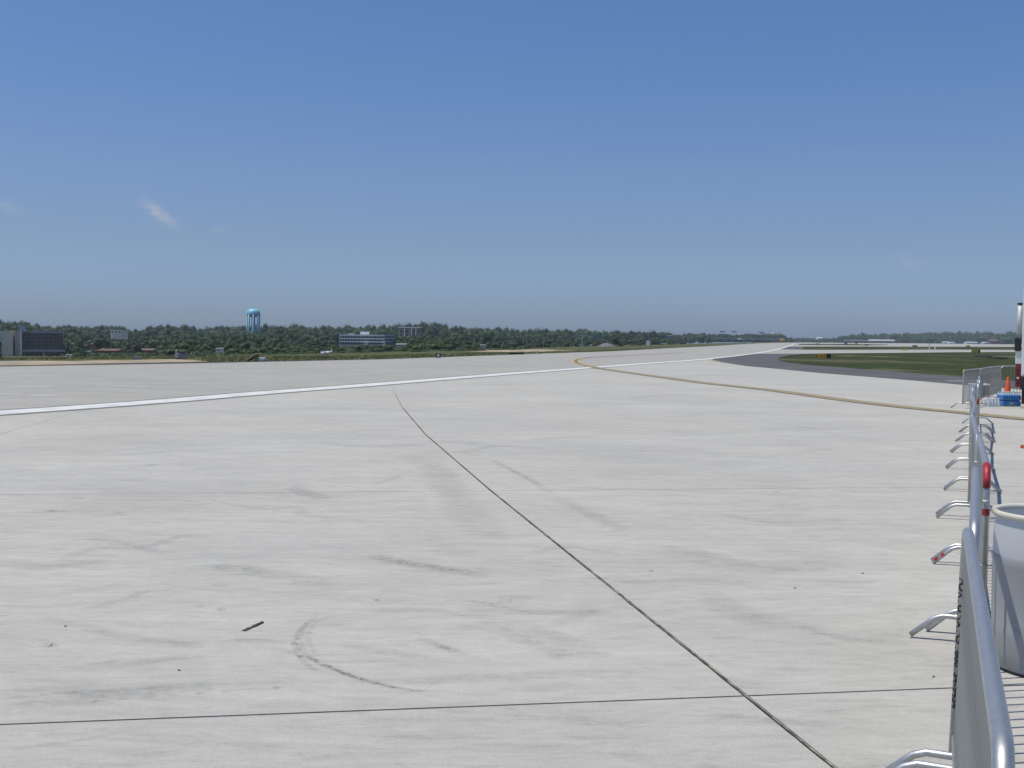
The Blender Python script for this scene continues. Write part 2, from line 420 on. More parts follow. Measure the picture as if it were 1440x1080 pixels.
def ribbon(name, pts, wid, z, mt, kind='structure', wids=None, uv=False):
    mb = MB(); n_ = len(pts)
    for i, p in enumerate(pts):
        a = pts[max(0, i - 1)]; c = pts[min(n_ - 1, i + 1)]
        t = (c - a).normalized(); nn = Vector((-t.y, t.x, 0)); wd = wids[i] if wids else wid
        mb.v += [(p.x + nn.x * wd / 2, p.y + nn.y * wd / 2, z), (p.x - nn.x * wd / 2, p.y - nn.y * wd / 2, z)]
        if i: mb.f.append((2 * i - 2, 2 * i - 1, 2 * i + 1, 2 * i))
    o = mb.build(name, mt)
    if uv:
        lay = o.data.uv_layers.new(name='UVMap')
        for lp in o.data.loops:
            k = lp.vertex_index; lay.data[lp.index].uv = ((k // 2) / (n_ - 1), k % 2)
    if kind: o['kind'] = kind
    return o
def smooth_pts(pts, n_=8):
    o = []
    for i in range(len(pts) - 1):
        p0 = pts[max(0, i - 1)]; p1 = pts[i]; p2 = pts[i + 1]; p3 = pts[min(len(pts) - 1, i + 2)]
        for k in range(n_):
            t = k / n_
            o.append(.5 * ((2 * p1) + (p2 - p0) * t + (2 * p0 - 5 * p1 + 4 * p2 - p3) * t * t + (3 * p1 - p0 - 3 * p2 + p3) * t ** 3))
    o.append(pts[-1]); return o
ribbon('line_border', [back_l] + wl, 1.6, .004, M['black_border'])
ribbon('runway_edge_line', [back_l] + wl, 1.08, .008, M['white_paint'])
ribbon('runway_edge_line', wl2, .75, .008, M['white_paint'])
for (a, c) in (((1058, 490.2), (1068, 488.9)), ((1076, 487.7), (1084, 486.6)), ((20, 543.5), (75, 544.2)), ((0, 554), (30, 554.4)), ((46, 556), (82, 557)), ((130, 541.5), (215, 544)), ((330, 528), (352, 528.3)), ((980, 495.5), (997, 494)), ((1015, 493.6), (1030, 492.2))):
    ribbon('worn_stripe', [G(*a), G(*c)], .5, .004, M['old_paint'])
yl_px = [(1500, 594), (1440, 589.6), (1352, 580.5), (1270, 572.6), (1178, 561.5), (1085, 549), (992, 538.8), (930, 530.4), (887, 524.6), (862, 521), (843, 518), (830, 515.4), (820, 513.2), (812, 510.6), (809.5, 508), (812, 505.6), (820, 504), (833, 502.6), (862, 500.8), (905, 499), (960, 496)]
yl = smooth_pts([G(*p) for p in yl_px], 6)
ribbon('line_border', yl, .70, .012, M['black_border'])
k1 = 6 * 10
ribbon('taxiway_yellow_line', runside(yl[:k1], .14), .17, .016, M['yellow_paint'])
ribbon('taxiway_yellow_line', runside(yl[:k1], -.14), .17, .016, M['yellow_paint'])
tw = [.3 + .5 * (1 - abs(i - 16) / 30) if i < 30 else .3 for i in range(46)]
ribbon('taxiway_yellow_line', runside(yl[k1 + 2:k1 + 40], .25), .20, .016, M['yellow_fresh'])
ribbon('taxiway_yellow_line', runside(yl[k1 + 2:k1 + 40], -.25), .20, .016, M['yellow_fresh'])
ribbon('taxiway_yellow_line', runside(yl[k1 + 42:], 0), .3, .016, M['yellow_paint'])
ribbon('corner_yellow_mark', [G(996, 506.2), G(1003, 507.2), G(1012, 509)], .35, .012, M['yellow_paint'])
ribbon('worn_stripe', [G(1331, 535.5), G(1400, 535.8)], .5, .004, M['old_paint'])

# sealed joints on the two sides of the white line are not visible; marks of tyres and stains instead
def mark_mat(name, col, dens, sx=6, sy=3):
    m_ = bpy.data.materials.new(name); m_.use_nodes = True
    t = m_.node_tree; n = t.nodes; l = t.links; b_ = n['Principled BSDF']; b_.inputs['Base Color'].default_value = (*col, 1); b_.inputs['Roughness'].default_value = .9
    uvn = n.new('ShaderNodeUVMap'); geo = n.new('ShaderNodeNewGeometry')
    ns = n.new('ShaderNodeTexNoise'); ns.inputs['Scale'].default_value = sx; ns.inputs['Detail'].default_value = 6; ns.inputs['Roughness'].default_value = .7
    mpn = n.new('ShaderNodeMapping'); mpn.inputs['Scale'].default_value = (1, sy, 1); mpn.inputs['Rotation'].default_value = (0, 0, R(-9))
    l.new(geo.outputs['Position'], mpn.inputs['Vector']); l.new(mpn.outputs[0], ns.inputs['Vector'])
    sp = n.new('ShaderNodeSeparateXYZ'); l.new(uvn.outputs[0], sp.inputs[0])
    def mt_(op, a, b2=None):
        k = n.new('ShaderNodeMath'); k.operation = op
        for i, q in enumerate((a, b2)):
            if q is None: continue
            if isinstance(q, (int, float)): k.inputs[i].default_value = q
            else: l.new(q, k.inputs[i])
        return k.outputs[0]
    def bump_(u): return mt_('MULTIPLY', mt_('MULTIPLY', u, mt_('SUBTRACT', 1.0, u)), 4.0)
    fade = mt_('MULTIPLY', mt_('POWER', bump_(sp.outputs[0]), .6), mt_('POWER', bump_(sp.outputs[1]), .8))
    mr = n.new('ShaderNodeMapRange'); mr.inputs[1].default_value = .35; mr.inputs[2].default_value = .65; l.new(ns.outputs['Fac'], mr.inputs[0])
    ns2 = n.new('ShaderNodeTexNoise'); ns2.inputs['Scale'].default_value = sx * 4; ns2.inputs['Detail'].default_value = 5; l.new(mpn.outputs[0], ns2.inputs['Vector'])
    mr2 = n.new('ShaderNodeMapRange'); mr2.inputs[1].default_value = .38; mr2.inputs[2].default_value = .62; mr2.inputs[3].default_value = .25; l.new(ns2.outputs['Fac'], mr2.inputs[0])
    fade = mt_('MULTIPLY', fade, mr2.outputs[0])
    a = mt_('MULTIPLY', mt_('MULTIPLY', fade, mr.outputs[0]), dens)
    tr = n.new('ShaderNodeBsdfTransparent'); ms = n.new('ShaderNodeMixShader')
    l.new(a, ms.inputs['Fac']); l.new(tr.outputs[0], ms.inputs[1]); l.new(b_.outputs[0], ms.inputs[2])
    l.new(ms.outputs[0], n['Material Output'].inputs['Surface'])
    return m_
mk1 = mark_mat('rubber_mark', (.12, .13, .13), .40, 9, 2)
mk2 = mark_mat('rubber_smudge', (.19, .20, .20), .27, 4.5, 5)
mk3 = mark_mat('dark_mark', (.05, .05, .05), .95, 30, 1)
mk3b = mark_mat('rubber_line', (.08, .09, .09), .55, 14, 1)
mk4 = mark_mat('pale_scrape', (.62, .62, .60), .5, 8, 5)
def mark(pts, wd, mt, z=.003):
    global _mz
    _mz += .00015
    P = smooth_pts([G(*p) for p in pts], 6) if len(pts) > 2 else [G(*pts[0]), (G(*pts[0]) + G(*pts[1])) / 2, G(*pts[1])]
    ribbon('tyre_mark', P, wd, _mz, mt, uv=True)
_mz = .002
mark([(450, 862), (431, 878), (421, 898), (429, 919), (458, 936), (496, 952), (550, 967), (617, 975)], .06, mk1)
mark([(462, 938), (496, 952), (550, 966), (600, 973)], .03, mk3b)
mark([(437, 873), (424, 884), (414, 902), (419, 920), (432, 935), (452, 947)], .05, mk1)
mark([(470, 866), (446, 874), (434, 890), (436, 908), (448, 925)], .05, mk2)
mark([(300, 905), (350, 900), (420, 905)], .1, mk2); mark([(640, 840), (700, 852), (760, 862), (840, 858)], .12, mk2)
mark([(520, 860), (600, 858), (680, 868)], .14, mk2); mark([(60, 905), (72, 908), (80, 906)], .1, mk1)
mark([(1000, 1005), (1080, 1012), (1180, 1020)], .12, mk2); mark([(770, 1010), (850, 1018), (920, 1012)], .1, mk2); mark([(1000, 720), (1090, 735), (1200, 730)], .2, mk2)
mark([(860, 820), (960, 815), (1060, 822)], .16, mk2); mark([(740, 780), (800, 770), (880, 782)], .14, mk2); mark([(280, 700), (360, 715), (420, 712)], .12, mk2)
mark([(1120, 880), (1200, 900), (1280, 905)], .14, mk2)
mark([(380, 908), (440, 928), (455, 936), (500, 952), (560, 968)], .05, mk1)
mark([(520, 780), (560, 790), (610, 798), (690, 812)], .22, mk1)
mark([(485, 782), (545, 790), (640, 802), (700, 800)], .24, mk2)
mark([(300, 792), (350, 805), (420, 812), (470, 828)], .3, mk2)
mark([(260, 803), (330, 797), (370, 806)], .25, mk2)
mark([(120, 757), (180, 765), (215, 775), (235, 780)], .16, mk2)
mark([(80, 792), (140, 770), (205, 770), (250, 755), (300, 752)], .18, mk2)
mark([(110, 860), (180, 842), (200, 832)], .12, mk2)
mark([(412, 684), (424, 692), (440, 697), (465, 701)], .32, mk1)
mark([(418, 712), (430, 724), (470, 729), (510, 733)], .22, mk2)
mark([(672, 866), (684, 850), (712, 843), (745, 846)], .28, mk2)
mark([(740, 882), (780, 895), (800, 905), (840, 915)], .22, mk2)
for k in range(8): mark([(128 + k * 36, 987 - k * 2.6), (146 + k * 36, 985 - k * 2.6)], .035, mk1)
mark([(0, 983), (60, 978), (120, 973), (165, 971)], .03, mk1); mark([(20, 1053), (70, 1047), (120, 1040), (180, 1028)], .03, mk2)
mark([(130, 1069), (180, 1062), (230, 1060), (290, 1048)], .03, mk2); mark([(120, 935), (170, 930)], .05, mk1)
mark([(775, 880), (820, 866), (855, 858)], .18, mk2)
mark([(770, 924), (815, 920), (862, 922)], .14, mk2)
mark([(585, 898), (620, 910), (655, 922)], .10, mk1)
mark([(480, 905), (530, 915), (590, 925), (640, 930)], .12, mk2)
mark([(560, 962), (640, 955), (720, 952), (800, 948), (900, 948)], .16, mk2)
mark([(575, 640), (610, 660), (640, 700), (690, 760)], .55, mk2)
mark([(690, 645), (720, 662), (740, 672), (778, 696)], .14, mk1)
mark([(785, 700), (810, 715), (850, 733), (880, 748)], .26, mk2)
mark([(0, 1000), (120, 985), (250, 968), (420, 960)], .2, mk2)
mark([(0, 968), (160, 972), (300, 965)], .3, mk2)
mark([(55, 868), (110, 880), (170, 896), (250, 905), (290, 912)], .14, mk2)
mark([(150, 940), (215, 930), (290, 925)], .12, mk2)
mark([(0, 790), (60, 798), (150, 788)], .3, mk2)
mark([(700, 880), (760, 910), (850, 925)], .2, mk2)
mark([(930, 770), (1010, 790), (1100, 800), (1180, 790)], .5, mk2)
mark([(980, 830), (1060, 870), (1160, 880)], .35, mk2)
mark([(440, 620), (520, 628), (640, 622), (700, 630)], .6, mk2)
mark([(520, 682), (545, 676), (565, 668)], .14, mk2)
mark([(60, 719.5), (96, 719)], .055, mk3); mark([(157, 722), (172, 722.5)], .05, mk3)
mark([(96, 701), (120, 701.5)], .04, mk3); mark([(200, 655), (228, 653.5)], .08, mk3)
mark([(300, 676), (345, 677)], .06, mk2); mark([(640, 638), (700, 628), (760, 632)], .3, mk2)
mark([(150, 642), (250, 634), (330, 632)], .2, mk2); mark([(740, 620), (800, 615), (850, 618)], .3, mk2)
mark([(890, 560), (940, 556), (1010, 560)], .4, mk2); mark([(1120, 598), (1160, 604), (1190, 602)], .2, mk2)
mark([(1115, 637), (1175, 631)], .2, mk2); mark([(1195, 600), (1220, 602)], .16, mk2)
mark([(305, 859), (317, 857)], .045, mk3); mark([(275, 854), (287, 853)], .03, mk3); mark([(248, 861), (256, 860)], .03, mk2)
mark([(250, 652), (262, 650)], .03, mk3)
mark([(1086, 692.5), (1098, 692.5)], .05, mk3)
mark([(140, 771), (172, 771)], .05, mk4); mark([(820, 806), (850, 815)], .14, mk4); mark([(840, 815), (880, 848)], .05, mk4)
mark([(60, 610), (90, 604), (132, 581)], .03, mk2)
# dark strip of old rubber and small bits lying on the concrete
def bit(name, pts, wd, h, mt, label, cat, group=None):
    P = [G(*p) for p in pts]; c = sum(P, Vector()) / len(P)
    mb = MB(c); rnd = random.Random(int(c.x * 97))
    n_ = 9
    for i in range(n_ + 1):
        t = i / n_; q = P[0].lerp(P[-1], t); tt = (P[-1] - P[0]).normalized(); nn = Vector((-tt.y, tt.x, 0))
        ww = wd * (.55 + .45 * rnd.random()) / 2; hh = h * (.5 + .5 * rnd.random())
        mb.v += [tuple(q + nn * ww), tuple(q + nn * ww * .5 + Vector((0, 0, hh))), tuple(q - nn * ww * .5 + Vector((0, 0, hh))), tuple(q - nn * ww)]
        if i:
            for k in range(3): mb.f.append((4 * i - 4 + k, 4 * i - 3 + k, 4 * i + k + 1, 4 * i + k))
    mb.f.append((0, 1, 2, 3)); mb.f.append((4 * n_ + 3, 4 * n_ + 2, 4 * n_ + 1, 4 * n_))
    return tag(mb.build(name, mt), label, cat, group)
M['rubber'] = mat('old_rubber', (.035, .037, .036), .8, scale=30, col2=(.07, .075, .07), bump=.4)
bit('rubber_strip', [(343, 887.5), (369, 876)], .045, .012, M['rubber'], 'short dark strip of rubber lying alone on the concrete', 'debris')
M['orange_bit'] = mat('orange_plastic', (.5, .09, .03), .5, scale=8, var=.3)
bit('orange_scrap', [(1436, 630), (1442, 631)], .08, .06, M['orange_bit'], 'small orange scrap on the concrete at the right edge of the photo', 'debris')
for (x, y, lb) in ((92, 881, 'tiny dark pebble near the left edge of the concrete'), (1213, 806.5, 'tiny dark pebble left of the barrier feet'),
                   (1118, 827.5, 'small dark leaf scrap on open concrete between the long joint and the barriers'), (252, 943, 'tiny dark pebble left of the curved tyre mark'),
                   (1313, 952, 'tiny pebble beside the nearest barrier')):
    bit('pebble', [(x - 1.6, y), (x + 1.6, y)], .014, .007, M['rubber'], lb, 'pebble')

# ------------------------------------------------------------------ verge left of the runway
M['fascia_road'] = mat('pale_road', (.27, .27, .27), .9, scale=.4, var=.2)
def strip_px(name, top, bot, mt, z=.01):
    MB().poly([G(*p, z) for p in top] + [G(*p, z) for p in reversed(bot)]).build(name, mt, kind='structure')
strip_px('service_road', [(-80, 508.6), (0, 507.8), (45, 507.2), (70, 507.3)], [(-80, 511.4), (0, 510.6), (50, 509.8), (70, 508.6)], M['fascia_road'], .0)
strip_px('soil_shadow_strip', [(-60, 514.2), (0, 513.4), (120, 511.5), (275, 508.6), (420, 506.8), (620, 502.6), (740, 497.4)], [(-60, 516.8), (0, 515.9), (270, 511.2), (420, 508.3), (620, 503.3), (740, 497.9)], M['soil_shadow'], -.004)  # dark earth colour also paints in the shadow of the drop here
# low sandy bank
def bank(name, line, wid, h, mt, seed=1):
    P = smooth_pts(line, 12); rnd = random.Random(seed); mb = MB(); K = 7; n_ = len(P)
    for i, p in enumerate(P):
        a = P[max(0, i - 1)]; c = P[min(n_ - 1, i + 1)]; t = (c - a).normalized(); nn = Vector((-t.y, t.x, 0))
        e = min(1, min(i, n_ - 1 - i) / 6)
        for k in range(K + 1):
            q = k / K - .5
            prof = max(0, 1 - (2 * q) ** 2) * h * e * (.75 + .5 * noise.noise(p * .25 + Vector((0, 0, seed))))
            pos = p + nn * q * wid
            mb.v.append((pos.x, pos.y, p.z - .02 + prof))
        if i:
            for k in range(K): a0 = (i - 1) * (K + 1) + k; mb.f.append((a0, a0 + 1, a0 + K + 2, a0 + K + 1))
    return mb.build(name, mt, kind='structure', smooth=True)
bank('sandy_bank', [G(-200, 514), G(-60, 512.8), G(0, 512), G(90, 510.2), G(180, 508.4), G(240, 507.4), G(278, 507)], 5.5, .16, M['sand'], 3)
bank('sandy_patch', [G(700, 494.6), G(740, 493.6), G(780, 492.4)], 9, .25, M['sand'], 5)
M['gravel'] = mat('gravel_heap', (.20, .20, .215), .95, scale=1.5, col2=(.12, .12, .13), detail=8)
# rough grass along the brow
def tuft_mesh(spots, hmin, hmax, rnd):
    mb = MB()
    for (x, y, z) in spots:
        h_ = rnd.uniform(hmin, hmax)
        for k in range(3):
            a = rnd.random() * math.pi; wd = h_ * rnd.uniform(.3, .7); dx, dy = math.cos(a) * wd, math.sin(a) * wd
            ox, oy = rnd.uniform(-.3, .3), rnd.uniform(-.3, .3); lx = rnd.uniform(-.15, .15)
            b_ = len(mb.v)
            mb.v += [(x + ox - dx * .5, y + oy - dy * .5, z - .05), (x + ox + dx * .5, y + oy + dy * .5, z - .05), (x + ox + lx * 2.5, y + oy + rnd.uniform(-.5, .1) * h_ * 2, z + h_)]
            mb.f.append((b_, b_ + 1, b_ + 2))
    return mb
rnd = random.Random(5); spots = []
for i in range(9000):
    py = 0; px_ = rnd.uniform(-30, 1010)
    e = G(px_, interp(edge_px, px_))
    t = rnd.random() ** .8 * 15 + 1.0
    if px_ < 285: t = rnd.uniform(13, 18)
    y = e.y + t * 1.2
    x = e.x * (y / e.y)
    spots.append((x, y, terrain_z(x, y)))
M['verge_grass'] = mat('verge_grass_blades', (.26, .25, .11), .9, scale=.08, col2=(.15, .17, .065), detail=6)
tuft_mesh(spots, .05, .19, rnd).build('rough_grass', M['verge_grass'], kind='stuff')

# ------------------------------------------------------------------ trees
def leaf_crown(seed, lobes, nleaf, flat=1.0):
    rnd = random.Random(seed); mb = MB()
    L_ = []
    for k in range(lobes):
        a = rnd.random() * 6.283; r = rnd.uniform(0, .30); z = rnd.uniform(.30, .80)
        rr = rnd.uniform(.15, .27) * (1.15 - .5 * abs(z - .5))
        L_.append((Vector((r * math.cos(a), r * math.sin(a), z)), rr))
    L_.append((Vector((0, 0, .5)), .27)); L_.append((Vector((rnd.uniform(-.1, .1), 0, .82)), .15))
    # inner cores so that crowns are not see-through everywhere
    for c, r in L_:
        bm = bmesh.new(); bmesh.ops.create_icosphere(bm, subdivisions=1, radius=r * .8)
        b_ = len(mb.v)
        for v_ in bm.verts:
            q = v_.co * (1 + .3 * noise.noise(v_.co * 9 + Vector((seed, 0, 0)))) + c; mb.v.append(tuple(q))
        for f_ in bm.faces: mb.f.append(tuple(b_ + v_.index for v_ in f_.verts))
        bm.free()
    for k in range(nleaf):
        c, r = rnd.choice(L_)
        d = Vector((rnd.gauss(0, 1), rnd.gauss(0, 1), rnd.gauss(.15, 1))).normalized()
        p = c + d * r * rnd.uniform(.72, 1.12)
        s_ = rnd.uniform(.016, .036)
        nrm = (d + Vector((rnd.uniform(-.7, .7), rnd.uniform(-.7, .7), rnd.uniform(-.4, .9)))).normalized()
        a = nrm.orthogonal().normalized(); a.rotate(Matrix.Rotation(rnd.random() * 6.28, 3, nrm)); b2 = nrm.cross(a)
        i = len(mb.v)
        mb.v += [tuple(p - a * s_ - b2 * s_ * .6), tuple(p + a * s_ - b2 * s_ * .5), tuple(p + b2 * s_ * .9 + nrm * s_ * .3)]
        mb.f.append((i, i + 1, i + 2))
    return mb
def foliage(name, c1, c2):
    m_ = bpy.data.materials.new(name); m_.use_nodes = True
    t = m_.node_tree; n = t.nodes; l = t.links; b_ = n['Principled BSDF']
    b_.inputs['Roughness'].default_value = .7; b_.inputs['Specular IOR Level'].default_value = .25
    oi = n.new('ShaderNodeObjectInfo'); geo = n.new('ShaderNodeNewGeometry')
    ns = n.new('ShaderNodeTexNoise'); ns.inputs['Scale'].default_value = .11; ns.inputs['Detail'].default_value = 5; l.new(geo.outputs['Position'], ns.inputs['Vector'])
    mr = n.new('ShaderNodeMapRange'); mr.inputs[1].default_value = .32; mr.inputs[2].default_value = .68; l.new(ns.outputs['Fac'], mr.inputs[0])
    ad = n.new('ShaderNodeMath'); ad.operation = 'MULTIPLY_ADD'; l.new(oi.outputs['Random'], ad.inputs[0]); ad.inputs[1].default_value = .7
    h_ = n.new('ShaderNodeMath'); h_.operation = 'MULTIPLY'; l.new(mr.outputs[0], h_.inputs[0]); h_.inputs[1].default_value = .4
    l.new(h_.outputs[0], ad.inputs[2])
    mx_ = n.new('ShaderNodeMixRGB'); mx_.use_clamp = True; l.new(ad.outputs[0], mx_.inputs['Fac']); mx_.inputs['Color1'].default_value = (*c1, 1); mx_.inputs['Color2'].default_value = (*c2, 1)
    rd = n.new('ShaderNodeMapRange'); rd.inputs[3].default_value = .88; rd.inputs[4].default_value = 1.14; l.new(geo.outputs['Random Per Island'], rd.inputs[0])
    vm = n.new('ShaderNodeVectorMath'); vm.operation = 'SCALE'; l.new(mx_.outputs[0], vm.inputs[0]); l.new(rd.outputs[0], vm.inputs['Scale'])
    l.new(vm.outputs[0], b_.inputs['Base Color'])
    return m_
M['leaf'] = foliage('broadleaf_foliage', (.012, .027, .013), (.054, .084, .027))
M['bark'] = mat('bark', (.11, .085, .06), .9, scale=6, var=.4)
protos = []
for s in range(8):
    mb = leaf_crown(40 + s, 9 + s % 4, 1000)
    me = bpy.data.meshes.new('crown'); me.from_pydata(mb.v, [], mb.f); me.materials.append(M['leaf']); me.update()
    tb = MB().tube([(0, 0, -.03), (.004, 0, .2), (-.01, .01, .4), (0, 0, .7)], [.028, .022, .016, .006], 7)
    for q in range(4):
        a = q * 1.7 + s; tb.tube([(0, 0, .28 + .06 * q), (.12 * math.cos(a), .12 * math.sin(a), .42 + .06 * q), (.22 * math.cos(a), .22 * math.sin(a), .52 + .06 * q)], [.012, .008, .003], 5)
    mt = bpy.data.meshes.new('trunk'); mt.from_pydata(tb.v, [], tb.f); mt.materials.append(M['bark']); mt.update()
    protos.append((mb, me, mt))
sky_tab = [(-40, 450), (0, 449), (30, 451), (60, 455), (85, 457), (95, 453), (112, 458), (130, 456.5), (155, 455), (165, 459), (190, 462), (205, 459), (215, 455.5), (240, 455.5), (275, 457), (282, 460), (300, 457), (330, 455.5), (345, 455), (370, 454.5), (450, 457), (480, 457.5), (540, 456), (565, 454), (590, 451.5), (622, 452), (636, 458), (650, 457), (670, 460), (682, 458), (700, 460), (740, 461), (800, 462), (822, 461), (850, 464), (862, 462.5), (900, 464.5), (918, 463.5), (940, 467), (950, 469), (990, 467.5), (1000, 468.5), (1040, 469.5), (1058, 468), (1080, 470.5), (1098, 470), (1108, 473)]
# rectangles that stay open in front: x0, x1, lowest visible y, depth
keep = [(-5, 93, 503, 450), (340, 372, 466.5, 850), (474, 557, 484.5, 640), (556, 573, 487, 520), (560, 615, 470, 700), (120, 140, 489, 420),
        (134, 166, 495, 380), (182, 222, 495, 380), (154, 179, 472.5, 520), (815, 846, 476, 900), (882, 898, 468, 900), (918, 944, 475.5, 900), (843, 860, 480, 700), (301, 311, 495, 330), (239, 266, 505, 130), (88, 130, 503, 300),
        (264, 292, 496, 240), (830, 872, 490.5, 350), (675, 688, 487, 400), (344, 374, 508, 100), (450, 470, 503.5, 110)]
def verge_y(x): return interp([(0, 503), (290, 499), (540, 496.5), (740, 492), (860, 488), (960, 484), (1110, 480.8)], x)
def tree_spec(px_, top, d, rnd):
    for (x0, x1, yb, dB) in keep:
        if d < dB and x0 - 5 < px_ < x1 + 5: top = max(top, yb + rnd.uniform(0, 1.5))
    p = W(px_, top, d); g = terrain_z(p.x, p.y)
    return p.x, p.y, g, p.z - g
indiv = []; rnd = random.Random(21)
for (step, dlo, dhi, off, jit, xhi, lab) in (
        (9.4, 930, 1060, 1.0, 1.8, 945, 'tree on the skyline'),
        (11.0, 700, 800, 7, 2.6, 945, 'tree halfway up the hill'),
        (14.0, 500, 590, 14, 3.2, 945, 'tree low in the wood'),
        (19.0, 330, 400, 21, 3.5, 760, 'tree at the front of the wood')):
    x = -25
    while x < xhi:
        px_ = x + rnd.uniform(-3, 3); top = interp(sky_tab, px_) + off + rnd.uniform(-jit, jit)
        if off < 2: top = interp(sky_tab, px_) + rnd.choice((-.6, .2, .8, 1.8, 2.8))
        top = min(top, verge_y(px_) - 3)
        d = rnd.uniform(dlo, dhi)
        X, Y, Z, h_ = tree_spec(px_, top, d, rnd)
        if h_ > 1.5: indiv.append((X, Y, Z, h_ * 1.02, lab, px_, off))
        x += step * rnd.uniform(.8, 1.2)
random.Random(1).shuffle(indiv)
zones = ((30, 'behind the tan wing'), (92, 'behind the ribbed glass block'), (150, 'by the red brick house'), (200, 'by the beige flat topped building'), (265, 'above the grey utility cabinet'), (335, 'left of the water tower'), (380, 'around the water tower foot'), (430, 'just right of the water tower'), (475, 'just left of the white office'),
         (556, 'around the white office'), (625, 'by the half hidden grey building'), (720, 'between grey building and sandy patch'), (812, 'between sandy patch and tall pole'), (880, 'above the gravel heap'), (2000, 'near the antenna mast'))
cnt = 0
for (X, Y, Z, h_, lab, px_, off) in indiv[:298]:
    k = rnd.randrange(8); zn = next(z_ for (lim, z_) in zones if px_ < lim)
    wd = min(max(h_ * rnd.uniform(.7, 1.15), 6.5 if off < 15 else 5), 15); q_ = wd / h_
    look = 'tall narrow ' if q_ < .8 else ('evenly rounded ' if q_ < 1.02 else 'low spreading ')
    root = empty('tree', (X, Y, Z), look + lab + ', ' + zn, 'tree', 'trees of the wood behind the runway', rnd.random() * 6.28)
    root.scale = (wd, wd, h_)
    for nm, me in (('trunk', protos[k][2]), ('crown', protos[k][1])):
        o = bpy.data.objects.new(nm, me); COL.objects.link(o); o.parent = root
# woodland mass between them
def mass(name, lst, mt):
    mb = MB()
    for (X, Y, Z, w_, h_) in lst:
        src = protos[rnd.randrange(8)][0]; a = rnd.random() * 6.28; ca, sa_ = math.cos(a), math.sin(a); b_ = len(mb.v)
        mb.v += [(X + (v_[0] * ca - v_[1] * sa_) * w_, Y + (v_[0] * sa_ + v_[1] * ca) * w_, Z + v_[2] * h_) for v_ in src.v]
        mb.f += [tuple(b_ + q for q in f_) for f_ in src.f]
    return mb.build(name, mt, kind='stuff')
lst = []
for (step, dlo, dhi, off, jit, xhi) in ((9, 1060, 1100, 3, 1, 1000), (9, 840, 920, 7, 2, 960), (9, 600, 700, 13, 3, 960), (12, 420, 500, 20, 3, 940), (12, 260, 330, 27, 3, 740), (9, 190, 250, 33, 3, 640)):
    x = -40
    while x < xhi:
        px_ = x + rnd.uniform(-4, 4); top = min(interp(sky_tab, px_) + off + rnd.uniform(-jit, jit), verge_y(px_) - 1.5)
        X, Y, Z, h_ = tree_spec(px_, top, rnd.uniform(dlo, dhi), rnd)
        if h_ > .8: lst.append((X, Y, Z - .6, max(h_ * rnd.uniform(.9, 1.3), 5.5), h_ + .6))
        x += step * rnd.uniform(.75, 1.25)
mass('woodland', lst, M['leaf'])
lst = []
x = 66
while x < 745:
    if not (88 < x < 118):
        vy = interp([(0, 503), (66, 502.5), (240, 500), (290, 498.5), (540, 494.5), (740, 490.5), (860, 487), (1000, 481.5)], x)
        Y_ = G(x, interp(edge_px, x)).y + rnd.uniform(32, 60) + (10 if x > 285 else 0); q = W(x, vy + rnd.uniform(-2.2, 1.0), Y_); g_ = terrain_z(q.x, q.y)
        hh = max(.9, q.z - g_); lst.append((q.x, q.y, q.z - hh * 1.08, rnd.uniform(2.2, 4.5), hh * 1.08))
    x += rnd.uniform(2.2, 5)
mass('shrubs', lst, M['leaf'])
# distant woods toward and right of the runway end
lst = []
x = 930
while x < 1112:
    for (dd, o_) in ((1250, 0), (1180, 4)):
        top = interp(sky_tab, x) + o_ + rnd.uniform(-.6, 1.2)
        p = W(x + rnd.uniform(-2, 2), top, dd + rnd.uniform(-30, 30)); g = -.5
        lst.append((p.x, p.y, g - 1, 11, p.z - g + 1))
    x += 4.2
x = 1100
while x < 1200:
    top = interp([(1100, 473.5), (1125, 475), (1170, 475.5), (1185, 473), (1200, 471)], x) + rnd.uniform(-.7, .9)
    p = W(x, top, 2150 + rnd.uniform(-60, 60)); lst.append((p.x, p.y, -3, 16, p.z + 3)); x += 3.5
rt = [(1180, 473.5), (1190, 470), (1215, 468.6), (1240, 469), (1260, 468), (1300, 467), (1330, 467), (1366, 466.8), (1373, 464.5), (1382, 466.5), (1400, 466.3), (1430, 466), (1600, 468), (1750, 470)]
x = 1182
while x < 1750:
    for (dd, o_) in ((1780, 0), (1720, 3.5), (1660, 7.5)):
        top = interp(rt, x) + o_ + rnd.uniform(-.6, 1.0)
        p = W(x + rnd.uniform(-2, 2), top, dd + rnd.uniform(-25, 25)); lst.append((p.x, p.y, -1 - rnd.uniform(0, 5), rnd.uniform(13, 26), max(4, p.z + 1) * rnd.uniform(.86, 1.0) + 3))
    x += rnd.uniform(2.2, 4.2)
mass('far_woodland', lst, M['leaf'])

# ------------------------------------------------------------------ far buildings on the left
M['cream'] = mat('cream_wall', (.78, .70, .56), .85, scale=.1, var=.1)
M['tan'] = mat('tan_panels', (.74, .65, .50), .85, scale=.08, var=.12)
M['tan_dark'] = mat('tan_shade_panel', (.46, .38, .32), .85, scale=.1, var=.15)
M['dark_glass'] = mat('dark_glass', (.018, .02, .026), .12, scale=.3, var=.4, spec=.6)
M['fin'] = mat('grey_fin', (.14, .135, .145), .7, scale=.4, var=.2)
M['fascia'] = mat('grey_fascia', (.27, .28, .30), .6, scale=.3, var=.15)
M['white_conc'] = mat('pale_precast', (.76, .75, .74), .8, scale=.2, var=.1)
M['blue_band'] = mat('blue_grey_band', (.20, .28, .42), .4, scale=.2, var=.15)
M['blue_glass'] = mat('blue_glass', (.02, .045, .10), .1, scale=.2, var=.3)
M['brick'] = mat('red_brick', (.30, .10, .07), .9, scale=.4, var=.3)
